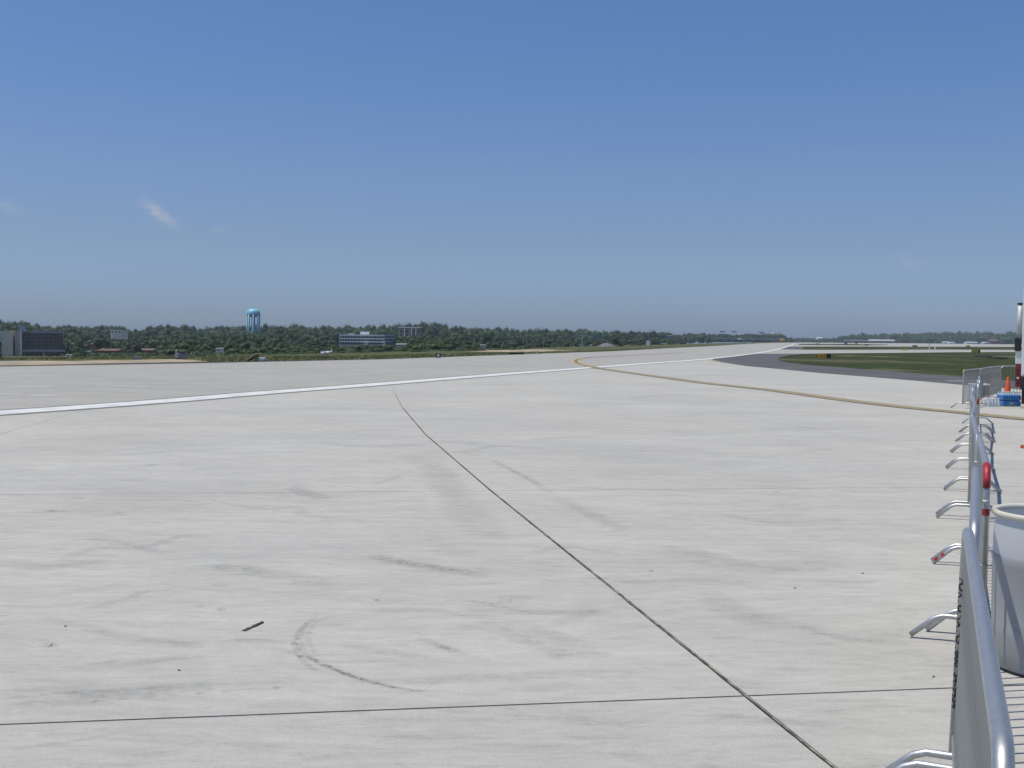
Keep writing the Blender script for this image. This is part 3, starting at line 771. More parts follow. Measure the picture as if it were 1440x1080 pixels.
M['roof_brown'] = mat('brown_roof', (.17, .105, .08), .85, scale=.3, var=.25)
M['roof_grey'] = mat('grey_roof', (.34, .33, .31), .8, scale=.3, var=.2)
M['white'] = mat('white_enamel', (.75, .75, .75), .4, scale=.6, var=.06)
M['grey'] = mat('grey_metal_paint', (.30, .32, .34), .5, scale=1, var=.15)
M['dark'] = mat('black_plastic', (.018, .018, .02), .5, scale=5, var=.3)
M['steel_blue'] = mat('water_tower_blue', (.24, .58, .72), .35, scale=.15, var=.10)
M['steel_blue2'] = mat('water_tower_leg_blue', (.24, .47, .62), .5, scale=.2, var=.2)
M['teal'] = mat('teal_roofing', (.03, .20, .19), .6, scale=.2, var=.2)
M['red'] = mat('red_paint', (.42, .03, .04), .45, scale=20, var=.35)
M['yellow'] = mat('yellow_sign', (.70, .42, .02), .45, scale=4, var=.1)
M['orange'] = mat('orange_pvc', (.75, .10, .025), .45, scale=6, var=.1)
M['wood'] = mat('weathered_timber', (.25, .19, .12), .9, scale=4, var=.3)

def P_(px_, py_, d): return W(px_, py_, d)
# hotel-like block
d = 450
o = P_(45, 503, d); g = -7.8
root = empty('office_block', (o.x, o.y, g), 'long low block with dark ribbed glass front and plain tan wing', 'building')
O = (o.x, o.y, g)
MB(O).px(-60, 465.2, 15.5, 510, d - 2, 22).build('wing_wall', M['tan'], root)
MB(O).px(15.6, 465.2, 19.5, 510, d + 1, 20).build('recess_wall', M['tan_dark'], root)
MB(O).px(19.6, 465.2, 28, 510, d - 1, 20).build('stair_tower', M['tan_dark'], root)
MB(O).px(26, 464.7, 28.5, 503, d - 1.6, .5).build('corner_strip', M['white_conc'], root)
MB(O).px(28.2, 467.5, 88.6, 492, d + .6, 14).build('glass_wall', M['dark_glass'], root)
fm = bpy.data.meshes.new('fin')
mb0 = MB().px(0, 468, .9, 492, d, .8); x0_ = mb0.v[0][0]; fz = 0
fm.from_pydata([(v_[0] - x0_, v_[1] - O[1], v_[2] - g) for v_ in mb0.v], [], mb0.f); fm.materials.append(M['fin'])
for i in range(15):
    fo = bpy.data.objects.new('fin', fm); COL.objects.link(fo); fo.parent = root; fo.location.x = W(32 + i * 4.0, 480, d).x - O[0]
for k in range(4):
    MB(O).px(28.4, 473.2 + k * 5, 88.4, 473.9 + k * 5, d + .3, .4).build('floor_band', M['fin'], root)
MB(O).px(43, 465.6, 88.8, 468.6, d - .4, 14.6).build('roof_fascia', M['fascia'], root)
MB(O).px(28, 466.6, 43, 468.2, d + .2, 14).build('low_parapet', M['fin'], root)
MB(O).px(28.6, 492.2, 87, 495, d - 3.5, 4.5).build('canopy', M['fascia'], root)
MB(O).px(28.6, 495, 88, 505, d + 1, 12).build('ground_floor_wall', M['dark_glass'], root)
for x in (30, 37, 44, 50.5, 57, 69, 74, 80, 86):
    MB(O).px(x, 495, x + .9, 505, d - 3.2, .5).build('column', M['white_conc'] if x == 57 else M['fin'], root)
MB(O).px(61, 498, 66, 500, d + .7, .3).build('sign_panel', M['white_conc'], root)
MB(O).px(36.3, 457.5, 42, 466, d + 6, 5).build('roof_hut', M['blue_band'], root)
MB(O).px(54, 464.5, 58, 465.8, d + 5, 3).build('roof_vent', M['fascia'], root)
MB(O).px(86.6, 462.5, 87.6, 466, d + 2, .6).build('roof_pole', M['fascia'], root)

root.rotation_euler.z = R(22); root.scale.x = .91
# white office with three bands of windows
d = 640; o = P_(515, 486, d); g = terrain_z(o.x, o.y); O = (o.x, o.y, g)
root = empty('office_building', O, 'white office among trees with dark window bands and a blue glass wing', 'building')
MB(O).px(477.5, 471, 541, 499, d + 1.2, 22).build('core_wall', M['white_conc'], root)
for (y0, y1) in ((470.3, 472.8), (475.2, 477.2), (479.5, 481.5)):
    MB(O).px(477, y0, 541.2, y1, d, 1.3).build('spandrel_band', M['white_conc'], root)
for r_, (y0, y1) in enumerate(((472.8, 475.2), (477.2, 479.5), (481.5, 484.4))):
    for i in range(17):
        x = 478 + i * 3.72
        fr = MB(O).px(x, y0, x + 3.0, y1, d + .9, .3).build('window', M['dark_glass'], root)
MB(O).px(508.8, 466.3, 521, 470.6, d + 6, 8).build('roof_plant_room', M['white_conc'], root)
MB(O).px(493, 469.3, 500, 470.6, d + 6, 6).build('roof_vent', M['white_conc'], root)
MB(O).px(541.3, 470.5, 553, 499, d + 1, 20).build('wing_wall', M['blue_glass'], root)
for (y0, y1) in ((470.6, 472.6), (475, 477), (479.4, 481)):
    MB(O).px(541.3, y0, 553.2, y1, d + .4, .5).build('wing_band', M['blue_band'], root)
MB(O).px(511, 483.2, 516, 486, d - 4, 4).build('entrance_canopy', M['white'], root)
MB(O).px(537.6, 483.2, 541, 486, d - 4, 4).build('entrance_canopy', M['white'], root)

root.rotation_euler.z = R(8); root.scale.x = .985
# pale frame building behind the trees
d = 760; o = P_(590, 480, d); g = terrain_z(o.x, o.y); O = (o.x, o.y, g)
root = empty('hillside_building', O, 'grey building half hidden by trees on the hill, with pale roof edge and columns', 'building')
MB(O).px(560, 461, 614, 486, d + 2, 16).build('wall', M['roof_grey'], root)
MB(O).px(560, 459.8, 597, 461.2, d, 2).build('roof_edge', M['white_conc'], root)
MB(O).px(597, 460, 614, 461.6, d - 1, 3).build('roof_edge', M['blue_band'], root)
for x in (568, 578, 584, 596):
    MB(O).px(x, 461.3, x + 1.2, 480, d, .8).build('column', M['white_conc'], root)
for y in (465, 470, 475):
    for x in (562, 570, 580, 588, 599, 606): MB(O).px(x, y, x + 4, y + 2.5, d + 1.8, .3).build('window', M['dark_glass'], root)
d = 560; o = P_(564, 488, d); g = terrain_z(o.x, o.y); O = (o.x, o.y, g)
root = empty('shed', O, 'low grey shed with two flat roofs just right of the white office', 'shed')
MB(O).px(557, 484.6, 571.5, 497, d + 1, 8).build('wall', M['roof_grey'], root)
MB(O).px(556, 483.3, 572, 484.8, d, 9.5).build('roof', M['white_conc'], root)
MB(O).px(557, 487, 569, 488, d - 3, 4).build('porch_roof', M['fascia'], root)

# small brick houses, roofs
def house(px0, px1, ytop, ybot, d, wall, roof, label, gable=True, name='house'):
    o = P_((px0 + px1) / 2, ybot, d); g = terrain_z(o.x, o.y); O = (o.x, o.y, g)
    root = empty(name, O, label, 'house' if name == 'house' else name.replace('_', ' '))
    ym = ytop + (ybot - ytop) * (.45 if gable else .15)
    MB(O).px(px0, ym, px1, ybot + 6, d, 9).build('wall', wall, root)
    a = W(px0 - 1, ym, d); c = W(px1 + 1, ym, d); zt = W(px0, ytop, d).z
    if gable:
        mb = MB(O); mb.v = [(a.x, d - .6, a.z), (c.x, d - .6, a.z), (c.x, d + 9.6, a.z), (a.x, d + 9.6, a.z), (a.x + .3, d + 4.5, zt), (c.x - .3, d + 4.5, zt)]
        mb.f = [(0, 1, 5, 4), (2, 3, 4, 5), (1, 2, 5), (3, 0, 4), (0, 3, 2, 1)]; mb.build('roof', roof, root)
    else:
        MB(O).px(px0 - .6, ytop, px1 + .6, ym, d - .5, 10).build('roof', roof, root)
    n_ = max(2, int((px1 - px0) / 5))
    for i in range(n_):
        x = px0 + (i + .3) * (px1 - px0) / n_
        MB(O).px(x, ym + 1, x + 1.6, ym + 2.8, d - .06, .1).build('window', M['dark_glass'], root)
    return root
house(128, 139, 479.5, 489.5, 430, M['brick'], M['roof_brown'], 'red brick house among trees right of the tan block')
house(136, 165, 490.3, 496, 390, M['brick'], M['roof_brown'], 'long low brown roofed building below the red brick house')
house(184, 214, 489.8, 495.5, 395, M['brick'], M['roof_brown'], 'low brown roofed building left of the grey utility cabinet')
house(155.5, 171, 463.8, 471, 540, M['cream'], M['cream'], 'beige flat topped building rising over the treetops at left', gable=False, name='beige_building')
house(268, 284, 494.2, 498, 260, M['tan'], M['roof_brown'], 'low pinkish shed in bushes right of the utility cabinet', gable=False, name='shed')
house(303.5, 309, 489.8, 495.8, 340, M['white_conc'], M['white_conc'], 'tiny white hut in the bushes left of the water tower foot', gable=False, name='hut')
house(816, 843, 469.8, 478, 950, M['teal'], M['teal'], 'teal building in the trees beside the tall pole', gable=False, name='teal_building')
house(828, 846, 478.5, 482, 760, M['brick'], M['roof_brown'], 'long low reddish building below the teal one', gable=False, name='low_building')
house(887, 896, 466.6, 469.5, 980, M['orange_bit'], M['white'], 'white and orange building high on the wooded hill', gable=False, name='hill_house')
house(919, 928, 467.5, 470.3, 980, M['white_conc'], M['white_conc'], 'pale flat building high on the hill near its right end', gable=False, name='hill_house')
house(926, 939, 470.5, 476.5, 960, M['teal'], M['teal'], 'teal building at the right end of the wooded hill', gable=False, name='teal_building')
house(939, 946, 471.5, 476.5, 960, M['fascia'], M['white_conc'], 'light grey building touching the right teal one', gable=False, name='grey_building')
house(675, 682, 484.8, 488, 420, M['white_conc'], M['white'], 'small white roofed house in the trees right of the office', gable=False, name='hut')

# water tower
d = 850; base = W(356.3, 480, d); gz = terrain_z(base.x, base.y)
root = empty('water_tower', (base.x, base.y, gz), 'pale blue water tower with domed tank on many legs above the trees', 'water tower')
O = (0, 0, 0); s = d / F
z_top = W(356, 434.3, d).z - gz; z_mid = W(356, 441.5, d).z - gz; z_bot = W(356, 446.3, d).z - gz
Rr = 9.2 * s
prof = [(0.01, z_bot)] + [(Rr * .93 * math.sin(a * math.pi / 16), z_mid - .4 - (z_mid - .4 - z_bot) * math.cos(a * math.pi / 16)) for a in range(1, 9)]
MB().lathe(prof, n=32).build('tank_bowl', M['steel_blue2'], root, smooth=True)
MB().lathe([(Rr * .93, z_mid - .45), (Rr * 1.03, z_mid - .4), (Rr * 1.03, z_mid + .1), (Rr * .99, z_mid + .15)], n=32).build('balcony_ring', M['steel_blue2'], root)
prof = [(Rr * 1.03 * math.cos(a * math.pi / 20) ** .62, z_mid + .15 + (z_top - z_mid) * math.sin(a * math.pi / 20)) for a in range(0, 10)] + [(.05, z_top + .15)]
MB().lathe(prof, n=32).build('tank_dome', M['steel_blue'], root, smooth=True)
MB().lathe([(.35, z_top), (.35, z_top + .5), (.01, z_top + .6)], n=10).build('vent', M['steel_blue'], root)
for k in range(8):
    a = k * math.pi / 4 + .2
    MB().tube([(Rr * .93 * math.cos(a), Rr * .93 * math.sin(a), -.5), (Rr * .93 * math.cos(a), Rr * .93 * math.sin(a), z_mid - .3)], .55, 10).build('leg', M['steel_blue2'], root, smooth=True)
MB().tube([(0, 0, -.5), (0, 0, z_bot + .3)], 1.5, 14).build('riser_pipe', M['steel_blue2'], root, smooth=True)
zc = W(356, 455.5, d).z - gz
MB().tube([(Rr * .93 * math.cos(k * math.pi / 4 + .2), Rr * .93 * math.sin(k * math.pi / 4 + .2), zc) for k in range(8)], .18, 6, closed=True).build('brace_ring', M['steel_blue2'], root)

# poles and masts
def mast(px_, ytop, ybot, d, w_, mt, label, head=None, cat='mast', group=None, name='mast'):
    p = W(px_, ybot, d); zt = W(px_, ytop, d).z; g = min(terrain_z(p.x, p.y), p.z)
    root = empty(name, (p.x, p.y, g), label, cat, group)
    MB().tube([(0, 0, 0), (0, 0, zt - g)], [w_ / 2, w_ / 3], 8).build('pole', mt, root)
    if head == 'lamps':
        r = 2.2
        MB().tube([(r * math.cos(k), r * math.sin(k), zt - g) for k in range(6)], .22, 6, closed=True).build('lamp_ring', M['dark'], root)
        for k in range(6): MB().box(r * math.cos(k) - .5, r * math.sin(k) - .5, zt - g - .8, r * math.cos(k) + .5, r * math.sin(k) + .5, zt - g).build('lamp', M['dark'], root)
    return root, zt - g
r_, h_ = mast(818.6, 465.5, 488.5, 420, .42, M['grey'], 'tall pale grey pole in front of the trees beside the gravel heap', name='pole', cat='pole')
MB().box(-1.4, -.1, h_ * .72, 1.4, .1, h_ * .72 + .25).build('crossarm', M['grey'], r_)
MB().box(-1.0, -.5, 0, 1.0, .5, 1.2).build('base_box', M['grey'], r_)
r_, h_ = mast(911.5, 470, 487, 330, .22, M['grey'], 'thin antenna mast with red band over a white box by the runway', name='antenna_mast')
MB().box(-.55, -.4, 0, .55, .4, 1.7).build('white_box', M['white'], r_)
MB().tube([(0, 0, 2.3), (0, 0, 2.8)], .14, 8).build('red_band', M['brick'], r_)
mast(908, 474, 486, 345, .1, M['brick'], 'shorter red pole left of the antenna mast', name='pole', cat='pole')
mast(895, 480, 487, 330, .12, M['brick'], 'short red post left of the white antenna box', name='post', cat='post')
mast(764.5, 478, 491, 260, .12, M['grey'], 'thin grey pole at the left of the sandy patch', name='pole', cat='pole')
mast(741, 466, 484, 520, .25, M['grey'], 'thin pole among trees above the sandy patch', name='pole', cat='pole')
for (x, y, lb) in ((1015.5, 466, 'left of the two dark high mast lights above the far trees'), (1032, 466, 'right of the two dark high mast lights above the far trees'), (1071, 467, 'high mast light beside the square far terminal')):
    mast(x, y, 480, 1150, .5, M['dark'], lb, head='lamps', name='high_mast_light', cat='mast light', group='high mast lights by the far terminal')

# box on posts (equipment) by the verge
o = G(251, 506.6); O = (o.x, o.y, 0)
root = empty('utility_cabinet', (o.x, o.y, 0), 'grey electrical cabinet with a row of dark tanks beside it on the sandy bank', 'cabinet')
d = o.y
MB(O).px(246, 496.5, 250.7, 503.5, d, .5).build('cabinet_box', M['grey'], root)
MB(O).px(246.2, 503.6, 251, 506.8, d + .1, .3).build('stand', M['dark'], root)
MB(O).px(247, 491.5, 248, 496.4, d + .1, .1).build('vent_pipe', M['white'], root)
MB(O).px(250.8, 494.2, 262, 495, d, .3).build('top_rail', M['roof_brown'], root)
for x in (252.6, 255.4, 258.2, 260.8):
    a = W(x, 500, d)
    MB(O).tube([(a.x, d + .2, .0), (a.x, d + .2, W(x, 495, d).z)], .045 + .03, 10).build('tank', M['fascia'], root, smooth=True)
o = G(190, 506.3)
mb = MB((o.x, o.y, 0)); mb.px(186.5, 502.8, 195.5, 506.3, o.y, .5)
r2 = empty('utility_box', (o.x, o.y, 0), 'low flat grey utility box on the sandy bank', 'utility box')
mb.build('box_body', M['grey'], r2); MB((o.x, o.y, 0)).px(186, 502.2, 196, 502.9, o.y - .03, .6).build('lid', M['fascia'], r2)

# sloping ramp (conveyor) with white box
o = G(356, 508); d = o.y; O = (o.x, d, 0)
root = empty('loading_ramp', (o.x, d, 0), 'weathered sloping ramp on two legs standing on the verge below the water tower', 'ramp')
a = W(346, 507.6, d); c = W(360, 498.2, d); e = W(363.5, 497.8, d)
for yy in (0, 1.0): MB(O).tube([(a.x, d + yy, .03), (c.x, d + yy, c.z), (e.x, d + yy, e.z)], .06, 6).build('side_rail', M['wood'], root)
for k in range(9):
    t = (k + .5) / 9; q = Vector((a.x, d, .04)).lerp(Vector((c.x, d, c.z)), t)
    MB(O).box(q.x - .05, d, q.z - .02, q.x + .05, d + 1, q.z + .05).build('rung', M['wood'], root)
for yy in (.05, .95): MB(O).tube([(W(358.5, 500, d).x, d + yy, 0), (W(358.5, 500, d).x, d + yy, c.z - .05)], .045, 6).build('leg', M['wood'], root)
o = G(367, 507.9); d = o.y; O = (o.x, d, 0)
root = empty('white_tank', (o.x, d, 0), 'small white rectangular tank standing right of the sloping ramp', 'tank')
MB(O).px(362.4, 503, 371.6, 507.4, d, .6).build('tank_body', M['white'], root, bevel=.03)
MB(O).px(363, 507.4, 371, 507.9, d + .05, .5).build('base_rail', M['dark'], root)

# small white light aircraft / glider left of the office
dd = 110; o = G(459, 503.7); g = terrain_z(o.x, o.y); O = (o.x, o.y, 0); d = o.y
root = empty('light_aircraft', (o.x, o.y, 0), 'small white aircraft with upright tail on the grass below the office', 'aircraft')
z = .42; sx = d / F
MB().tube([(-7.6 * sx, 0, z), (-6.5 * sx, 0, z), (-3 * sx, 0, z + .02), (2 * sx, 0, z + .03), (7 * sx, 0, z + .1)], [.05, .14, .17, .12, .05], 12).build('fuselage', M['white'], root, smooth=True)
MB().poly([(5.2 * sx, 0, z + .1), (7.6 * sx, 0, z + .1), (7.9 * sx, 0, z + .40), (6.8 * sx, 0, z + .40)]).poly([(5.2 * sx, .04, z + .1), (6.8 * sx, .04, z + .40), (7.9 * sx, .04, z + .40), (7.6 * sx, .04, z + .1)]).build('tail_fin', M['white'], root)
MB().box(-2.5 * sx, -2.2, z + .12, -.6 * sx, 2.2, z + .17).build('wing', M['white'], root)
MB().box(5.8 * sx, -.6, z + .1, 7.2 * sx, .6, z + .13).build('tailplane', M['white'], root)
MB().tube([(-5 * sx, 0, z + .12), (-3.4 * sx, 0, z + .22), (-2.4 * sx, 0, z + .14)], [.04, .08, .03], 8).build('canopy', M['dark_glass'], root)
for yy in (-.3, .3): MB().tube([(-2 * sx, yy - .02, .09), (-2 * sx, yy + .02, .09)], .09, 10).build('wheel', M['dark'], root)
MB().tube([(-2 * sx, -.3, .09), (-2 * sx, 0, z - .1), (-2 * sx, .3, .09)], .015, 5).build('landing_leg', M['white'], root)

# distance board with a pale figure
o = G(616.3, 503.9); d = o.y
root = empty('distance_board', (o.x, d, 0), 'small black runway marker board with a white figure at the pavement edge', 'sign')
O = (o.x, d, 0)
MB(O).px(612.7, 496.6, 619.6, 503, d, .22).build('board', M['dark'], root, bevel=.02)
for x in (614, 618): MB(O).px(x, 503, x + .5, 504, d + .08, .05).build('post', M['grey'], root)
def text_mesh(txt, size, mt, name='lettering', extr=.002):
    cu = bpy.data.curves.new(name, 'FONT'); cu.body = txt; cu.size = size; cu.align_x = 'CENTER'; cu.align_y = 'CENTER'; cu.extrude = extr; cu.resolution_u = 3; cu.offset = .0012 if name == 'stencil_lettering' else 0
    ob = bpy.data.objects.new(name, cu); COL.objects.link(ob)
    me = bpy.data.meshes.new_from_object(ob.evaluated_get(bpy.context.evaluated_depsgraph_get()))
    COL.objects.unlink(ob); bpy.data.objects.remove(ob)
    me.materials.clear(); me.materials.append(mt)
    r = bpy.data.objects.new(name, me); COL.objects.link(r); return r
t = text_mesh('4', .52, M['white'], 'figure'); t.parent = root; t.rotation_euler = (R(90), 0, 0); zc = W(616, 499.9, d).z
t.location = (W(616.1, 500, d).x - O[0], -.004, zc)

# cars at far left and vans in the car park
def car(px0, px1, ytop, ybot, d, col, label, van=False):
    wpx = W(px1, ybot, d).x - W(px0, ybot, d).x
    L_ = 4.5; o = W((px0 + px1) / 2, ybot, d)
    root = empty('parked_car', (o.x, o.y, o.z), label, 'van' if van else 'car', 'vehicles in the car park behind the sandy bank')
    root.name = 'parked_van' if van else 'parked_car'
    h_ = 2.0 if van else 1.45
    cs = wpx / L_; root.scale = (cs, cs, cs)
    if van: pr = [(-2.2, .35), (-2.25, .9), (-1.7, 1.15), (-1.1, 1.95), (2.15, 2.0), (2.25, .35)]
    else: pr = [(-2.2, .32), (-2.25, .72), (-1.2, .88), (-.6, 1.4), (.9, 1.42), (1.6, .95), (2.2, .88), (2.25, .32)]
    mb = MB(); n_ = len(pr)
    mb.v = [(x, -.85, z) for x, z in pr] + [(x, .85, z) for x, z in pr]
    mb.f = [tuple(range(n_)), tuple(range(2 * n_ - 1, n_ - 1, -1))] + [(k, n_ + k, n_ + (k + 1) % n_, (k + 1) % n_) for k in range(n_)]
    mb.build('body', col, root, bevel=.08)
    wz = (1.2, 1.75) if van else (.92, 1.32)
    MB().box(-.95, -.87, wz[0], 1.0, -.855, wz[1]).build('side_window', M['dark_glass'], root)
    for x in (-1.4, 1.4):
        for y in (-.78, .78): MB().tube([(x, y - .1, .32), (x, y + .1, .32)], .32, 14).build('wheel', M['dark'], root)
car(-9, 8, 503, 509.3, 395, M['white'], 'pale car cut by the left edge of the photo, below the tan wing')
car(67, 80, 500.5, 505, 400, M['grey'], 'pale grey car half hidden by bushes below the ribbed glass front')
car(91, 102, 497.5, 503.5, 400, M['white'], 'bright white van just right of the dark glass block', van=True)
car(104, 115, 499, 504.4, 400, M['white'], 'bright white car beside the white van', )
# guard rail in front of the car park
o = W(35, 507, 330); root = empty('guard_rail', (o.x, 330, o.z - .9), 'low pale guard rail in front of the car park at the far left', 'guard rail')
O = (o.x, 330, o.z - .9)
MB(O).px(8, 505.2, 62, 506.7, 330, .1).build('rail', M['white_conc'], root)
for k in range(9): MB(O).px(9 + k * 6.4, 506, 9.8 + k * 6.4, 510, 330.15, .15).build('post', M['roof_brown'], root)
# three pale lamp panels
for k, x in enumerate((108.2, 111.2, 114.2, 122, 125)):
    o = W(x, 494.3, 330); lo = empty('lamp_box', (o.x, 330, o.z - 5), 'little white lamp box on a post above the parked cars, %s of five' % ('leftmost', 'second', 'third', 'fourth', 'rightmost')[k], 'lamp', 'white lamp boxes above the parked cars')
    MB((o.x, 330, o.z - 5)).px(x - 1, 493.3, x + 1, 495.2, 330, .3).build('lamp_head', M['white'], lo)
    MB((o.x, 330, o.z - 5)).px(x - .15, 495.2, x + .15, 512, 330.1, .08).build('post', M['grey'], lo)

# gravel heap, people and bush beside it
def mound(name, px0, px1, ytop, ybot, d, mt, label, cat, seed):
    a = W(px0, ybot, d); c = W(px1, ybot, d); h_ = W((px0 + px1) / 2, ytop, d).z - a.z; rx = (c.x - a.x) / 2; O = ((a.x + c.x) / 2, d, a.z)
    mb = MB(); n_, m2 = 20, 8
    for i in range(m2 + 1):
        t = i / m2
        for k in range(n_):
            q = 6.283 * k / n_; r = (1 - t); jt = 1 + .12 * noise.noise(Vector((math.cos(q) * 2, math.sin(q) * 2, t * 3 + seed)))
            mb.v.append((rx * r * jt * math.cos(q), rx * .5 * r * jt * math.sin(q), h_ * (1 - (r) ** 1.6) * jt))
    for i in range(m2):
        for k in range(n_): mb.f.append((i * n_ + k, i * n_ + (k + 1) % n_, (i + 1) * n_ + (k + 1) % n_, (i + 1) * n_ + k))
    o_ = mb.build(name, mt, smooth=True); o_.location = O
    return tag(o_, label, cat)
mound('gravel_heap', 833, 873, 482.3, 491, 300, M['gravel'], 'broad grey gravel heap beyond the verge right of the tall pole', 'gravel heap', 2)
bo = bpy.data.objects.new('bush', protos[2][1]); COL.objects.link(bo); q = W(873.5, 488.6, 270); bo.location = (q.x, q.y, q.z - .3); bo.scale = (1.6, 1.6, 1.25)
tag(bo, 'round dark bush at the right foot of the gravel heap', 'bush')
M['dark_cloth'] = mat('dark_clothing', (.03, .035, .05), .9, scale=5, var=.3)
def person(px_, ytop, ybot, d, label):
    o = W(px_, ybot, d); hh = W(px_, ytop, d).z - o.z
    s_ = hh / 1.75
    me = bpy.data.meshes.new('person'); bm = bmesh.new()
    J_ = [((0, 0, .95), .13), ((0, 0, 1.2), .14), ((0, 0, 1.42), .12), ((0, 0, 1.52), .055), ((0, -.01, 1.66), .10), ((.1, 0, .88), .10), ((.11, .03, .48), .065), ((.12, 0, .06), .045), ((.13, -.14, .03), .04),
          ((-.1, 0, .88), .10), ((-.12, -.04, .48), .065), ((-.14, 0, .06), .045), ((-.15, -.14, .03), .04), ((.2, 0, 1.4), .06), ((.27, .02, 1.12), .045), ((.25, -.08, .86), .035), ((-.2, 0, 1.4), .06), ((-.27, .02, 1.12), .045), ((-.25, -.1, .86), .035)]
    E_ = [(0, 1), (1, 2), (2, 3), (3, 4), (0, 5), (5, 6), (6, 7), (7, 8), (0, 9), (9, 10), (10, 11), (11, 12), (2, 13), (13, 14), (14, 15), (2, 16), (16, 17), (17, 18)]
    me.from_pydata([j[0] for j in J_], E_, []); me.skin_vertices.new(name='skin') if hasattr(me.skin_vertices, 'new') else None
    ob = bpy.data.objects.new('person', me); COL.objects.link(ob)
    md = ob.modifiers.new('skin', 'SKIN')
    if me.skin_vertices:
        for i, j in enumerate(J_): me.skin_vertices[0].data[i].radius = (j[1], j[1])
        me.skin_vertices[0].data[0].use_root = True
    ob.modifiers.new('sub', 'SUBSURF').levels = 1
    me.materials.append(M['dark_cloth']); ob.location = o; ob.scale = (s_, s_, s_)
    return tag(ob, label, 'person', 'people standing at the runway edge')
person(881.3, 487.4, 492.2, 420, 'person in dark clothes standing by the runway edge, the left of two')
person(884.6, 487.4, 492, 420, 'person in dark clothes standing by the runway edge, the right of two')
# small white bits beyond the verge
for (x0, y0, x1, y1, d_, lb) in ((742.5, 490, 745.5, 491.6, 200, 'small white box on the sandy patch'), (829.5, 484.5, 832.8, 486.4, 380, 'small white box left of the gravel heap'),
                                (407.5, 491.5, 410, 496, 250, 'small white hut in bushes right of the water tower'), (592, 502, 593.3, 504, 95, 'tiny white marker left of the black marker board'),
                                (930, 482.3, 938, 483.4, 500, 'long white box at the trees near the runway end')):
    o = W((x0 + x1) / 2, y1, d_); r2 = empty('white_box', tuple(o), lb, 'box')
    MB(tuple(o)).px(x0, y0 + .5, x1, y1, d_, 1.0 if d_ > 150 else .1).build('box_body', M['white'], r2)
    MB(tuple(o)).px(x0 - .15, y0, x1 + .15, y0 + .5, d_ - .05, 1.2 if d_ > 150 else .12).build('lid', M['white_conc'], r2)
# culvert mouth
o = G(726, 498.6); r2 = empty('culvert', (o.x, o.y, 0), 'dark drain opening in the verge left of the sandy patch', 'culvert')
MB((o.x, o.y, 0)).px(716, 496.5, 736, 498.6, o.y + 1.2, .3).build('drain_mouth', M['dark'], r2)
MB((o.x, o.y, 0)).px(715, 495.8, 737, 496.5, o.y + 1.1, .8).build('headwall', M['soil_shadow'], r2)

# ------------------------------------------------------------------ far terminal and structures toward the runway end
d = 1400; o = W(1087, 480, d); g = -1; O = (o.x, d, g)
root = empty('terminal_building', O, 'square grey terminal building with pale upper block beyond the runway end', 'building')
MB(O).px(1071.5, 469.3, 1100, 481, d, 30).build('wall', M['fascia'], root)
MB(O).px(1088, 468, 1098, 470.5, d - 1, 12).build('upper_block', M['tan'], root)
for k in range(6): MB(O).px(1073 + k * 4.4, 472, 1076 + k * 4.4, 473.4, d - .3, .3).build('window', M['dark_glass'], root)
d = 1120; o = W(1000, 478, d); O = (o.x, d, -1)
root = empty('perimeter_wall', O, 'long pale blue grey wall in front of the trees left of the runway end', 'wall')
MB(O).px(953, 475.6, 1104, 477, d, 2).build('wall_panel', M['blue_band'], root)
for k in range(12): MB(O).px(954 + k * 13, 475.4, 954.7 + k * 13, 479, d - .3, .4).build('post', M['grey'], root)
for (x0, y0, x1, y1, d_, mt, lb) in ((1150, 474.3, 1157.5, 476.8, 1700, 'white', 'white domed building beyond the runway end'), (1190, 478.3, 1222, 479.5, 1500, 'fascia', 'long low grey building before the right hand wood'),
                                (1224, 477.9, 1259, 479.7, 1500, 'white_conc', 'long low pale hangar before the right hand wood'), (1329, 480.3, 1336, 481.9, 1450, 'white', 'small white hangar, the left one before the wood'),
                                (1335.5, 481, 1344, 482.7, 1440, 'white', 'white hangar touching the small left hangar'), (1360, 480.8, 1376, 482.8, 1450, 'white', 'long white hangar left of the truck'),
                                (1384, 480.8, 1389.5, 482.6, 1450, 'white', 'short white hangar nearest to the truck'), (1394, 477.6, 1405, 483, 1480, 'roof_brown', 'reddish building in the wood near the truck'),
                                (1040, 476, 1043.5, 477, 1100, 'white', 'tiny white hut on the long blue grey wall'), (1100.5, 476.3, 1104, 478.4, 1100, 'yellow', 'tiny yellowish hut at the runway end')):
    o = W((x0 + x1) / 2, y1, d_); O = tuple(o)
    r2 = empty('distant_building', O, lb, 'building')
    MB(O).px(x0, y0 + (y1 - y0) * .35, x1, y1 + .8, d_, 12).build('wall', M[mt], r2)
    a = W(x0, y0 + (y1 - y0) * .35, d_); c = W(x1, y0, d_); mb = MB(O)
    mb.v = [(a.x - .3, d_ - .4, a.z), (c.x + .3, d_ - .4, a.z), (c.x + .3, d_ + 12, a.z), (a.x - .3, d_ + 12, a.z), (a.x + 1, d_ + 6, c.z), (c.x - 1, d_ + 6, c.z)]
    mb.f = [(0, 1, 5, 4), (2, 3, 4, 5), (1, 2, 5), (3, 0, 4), (0, 3, 2, 1)]; mb.build('roof', M[mt], r2)

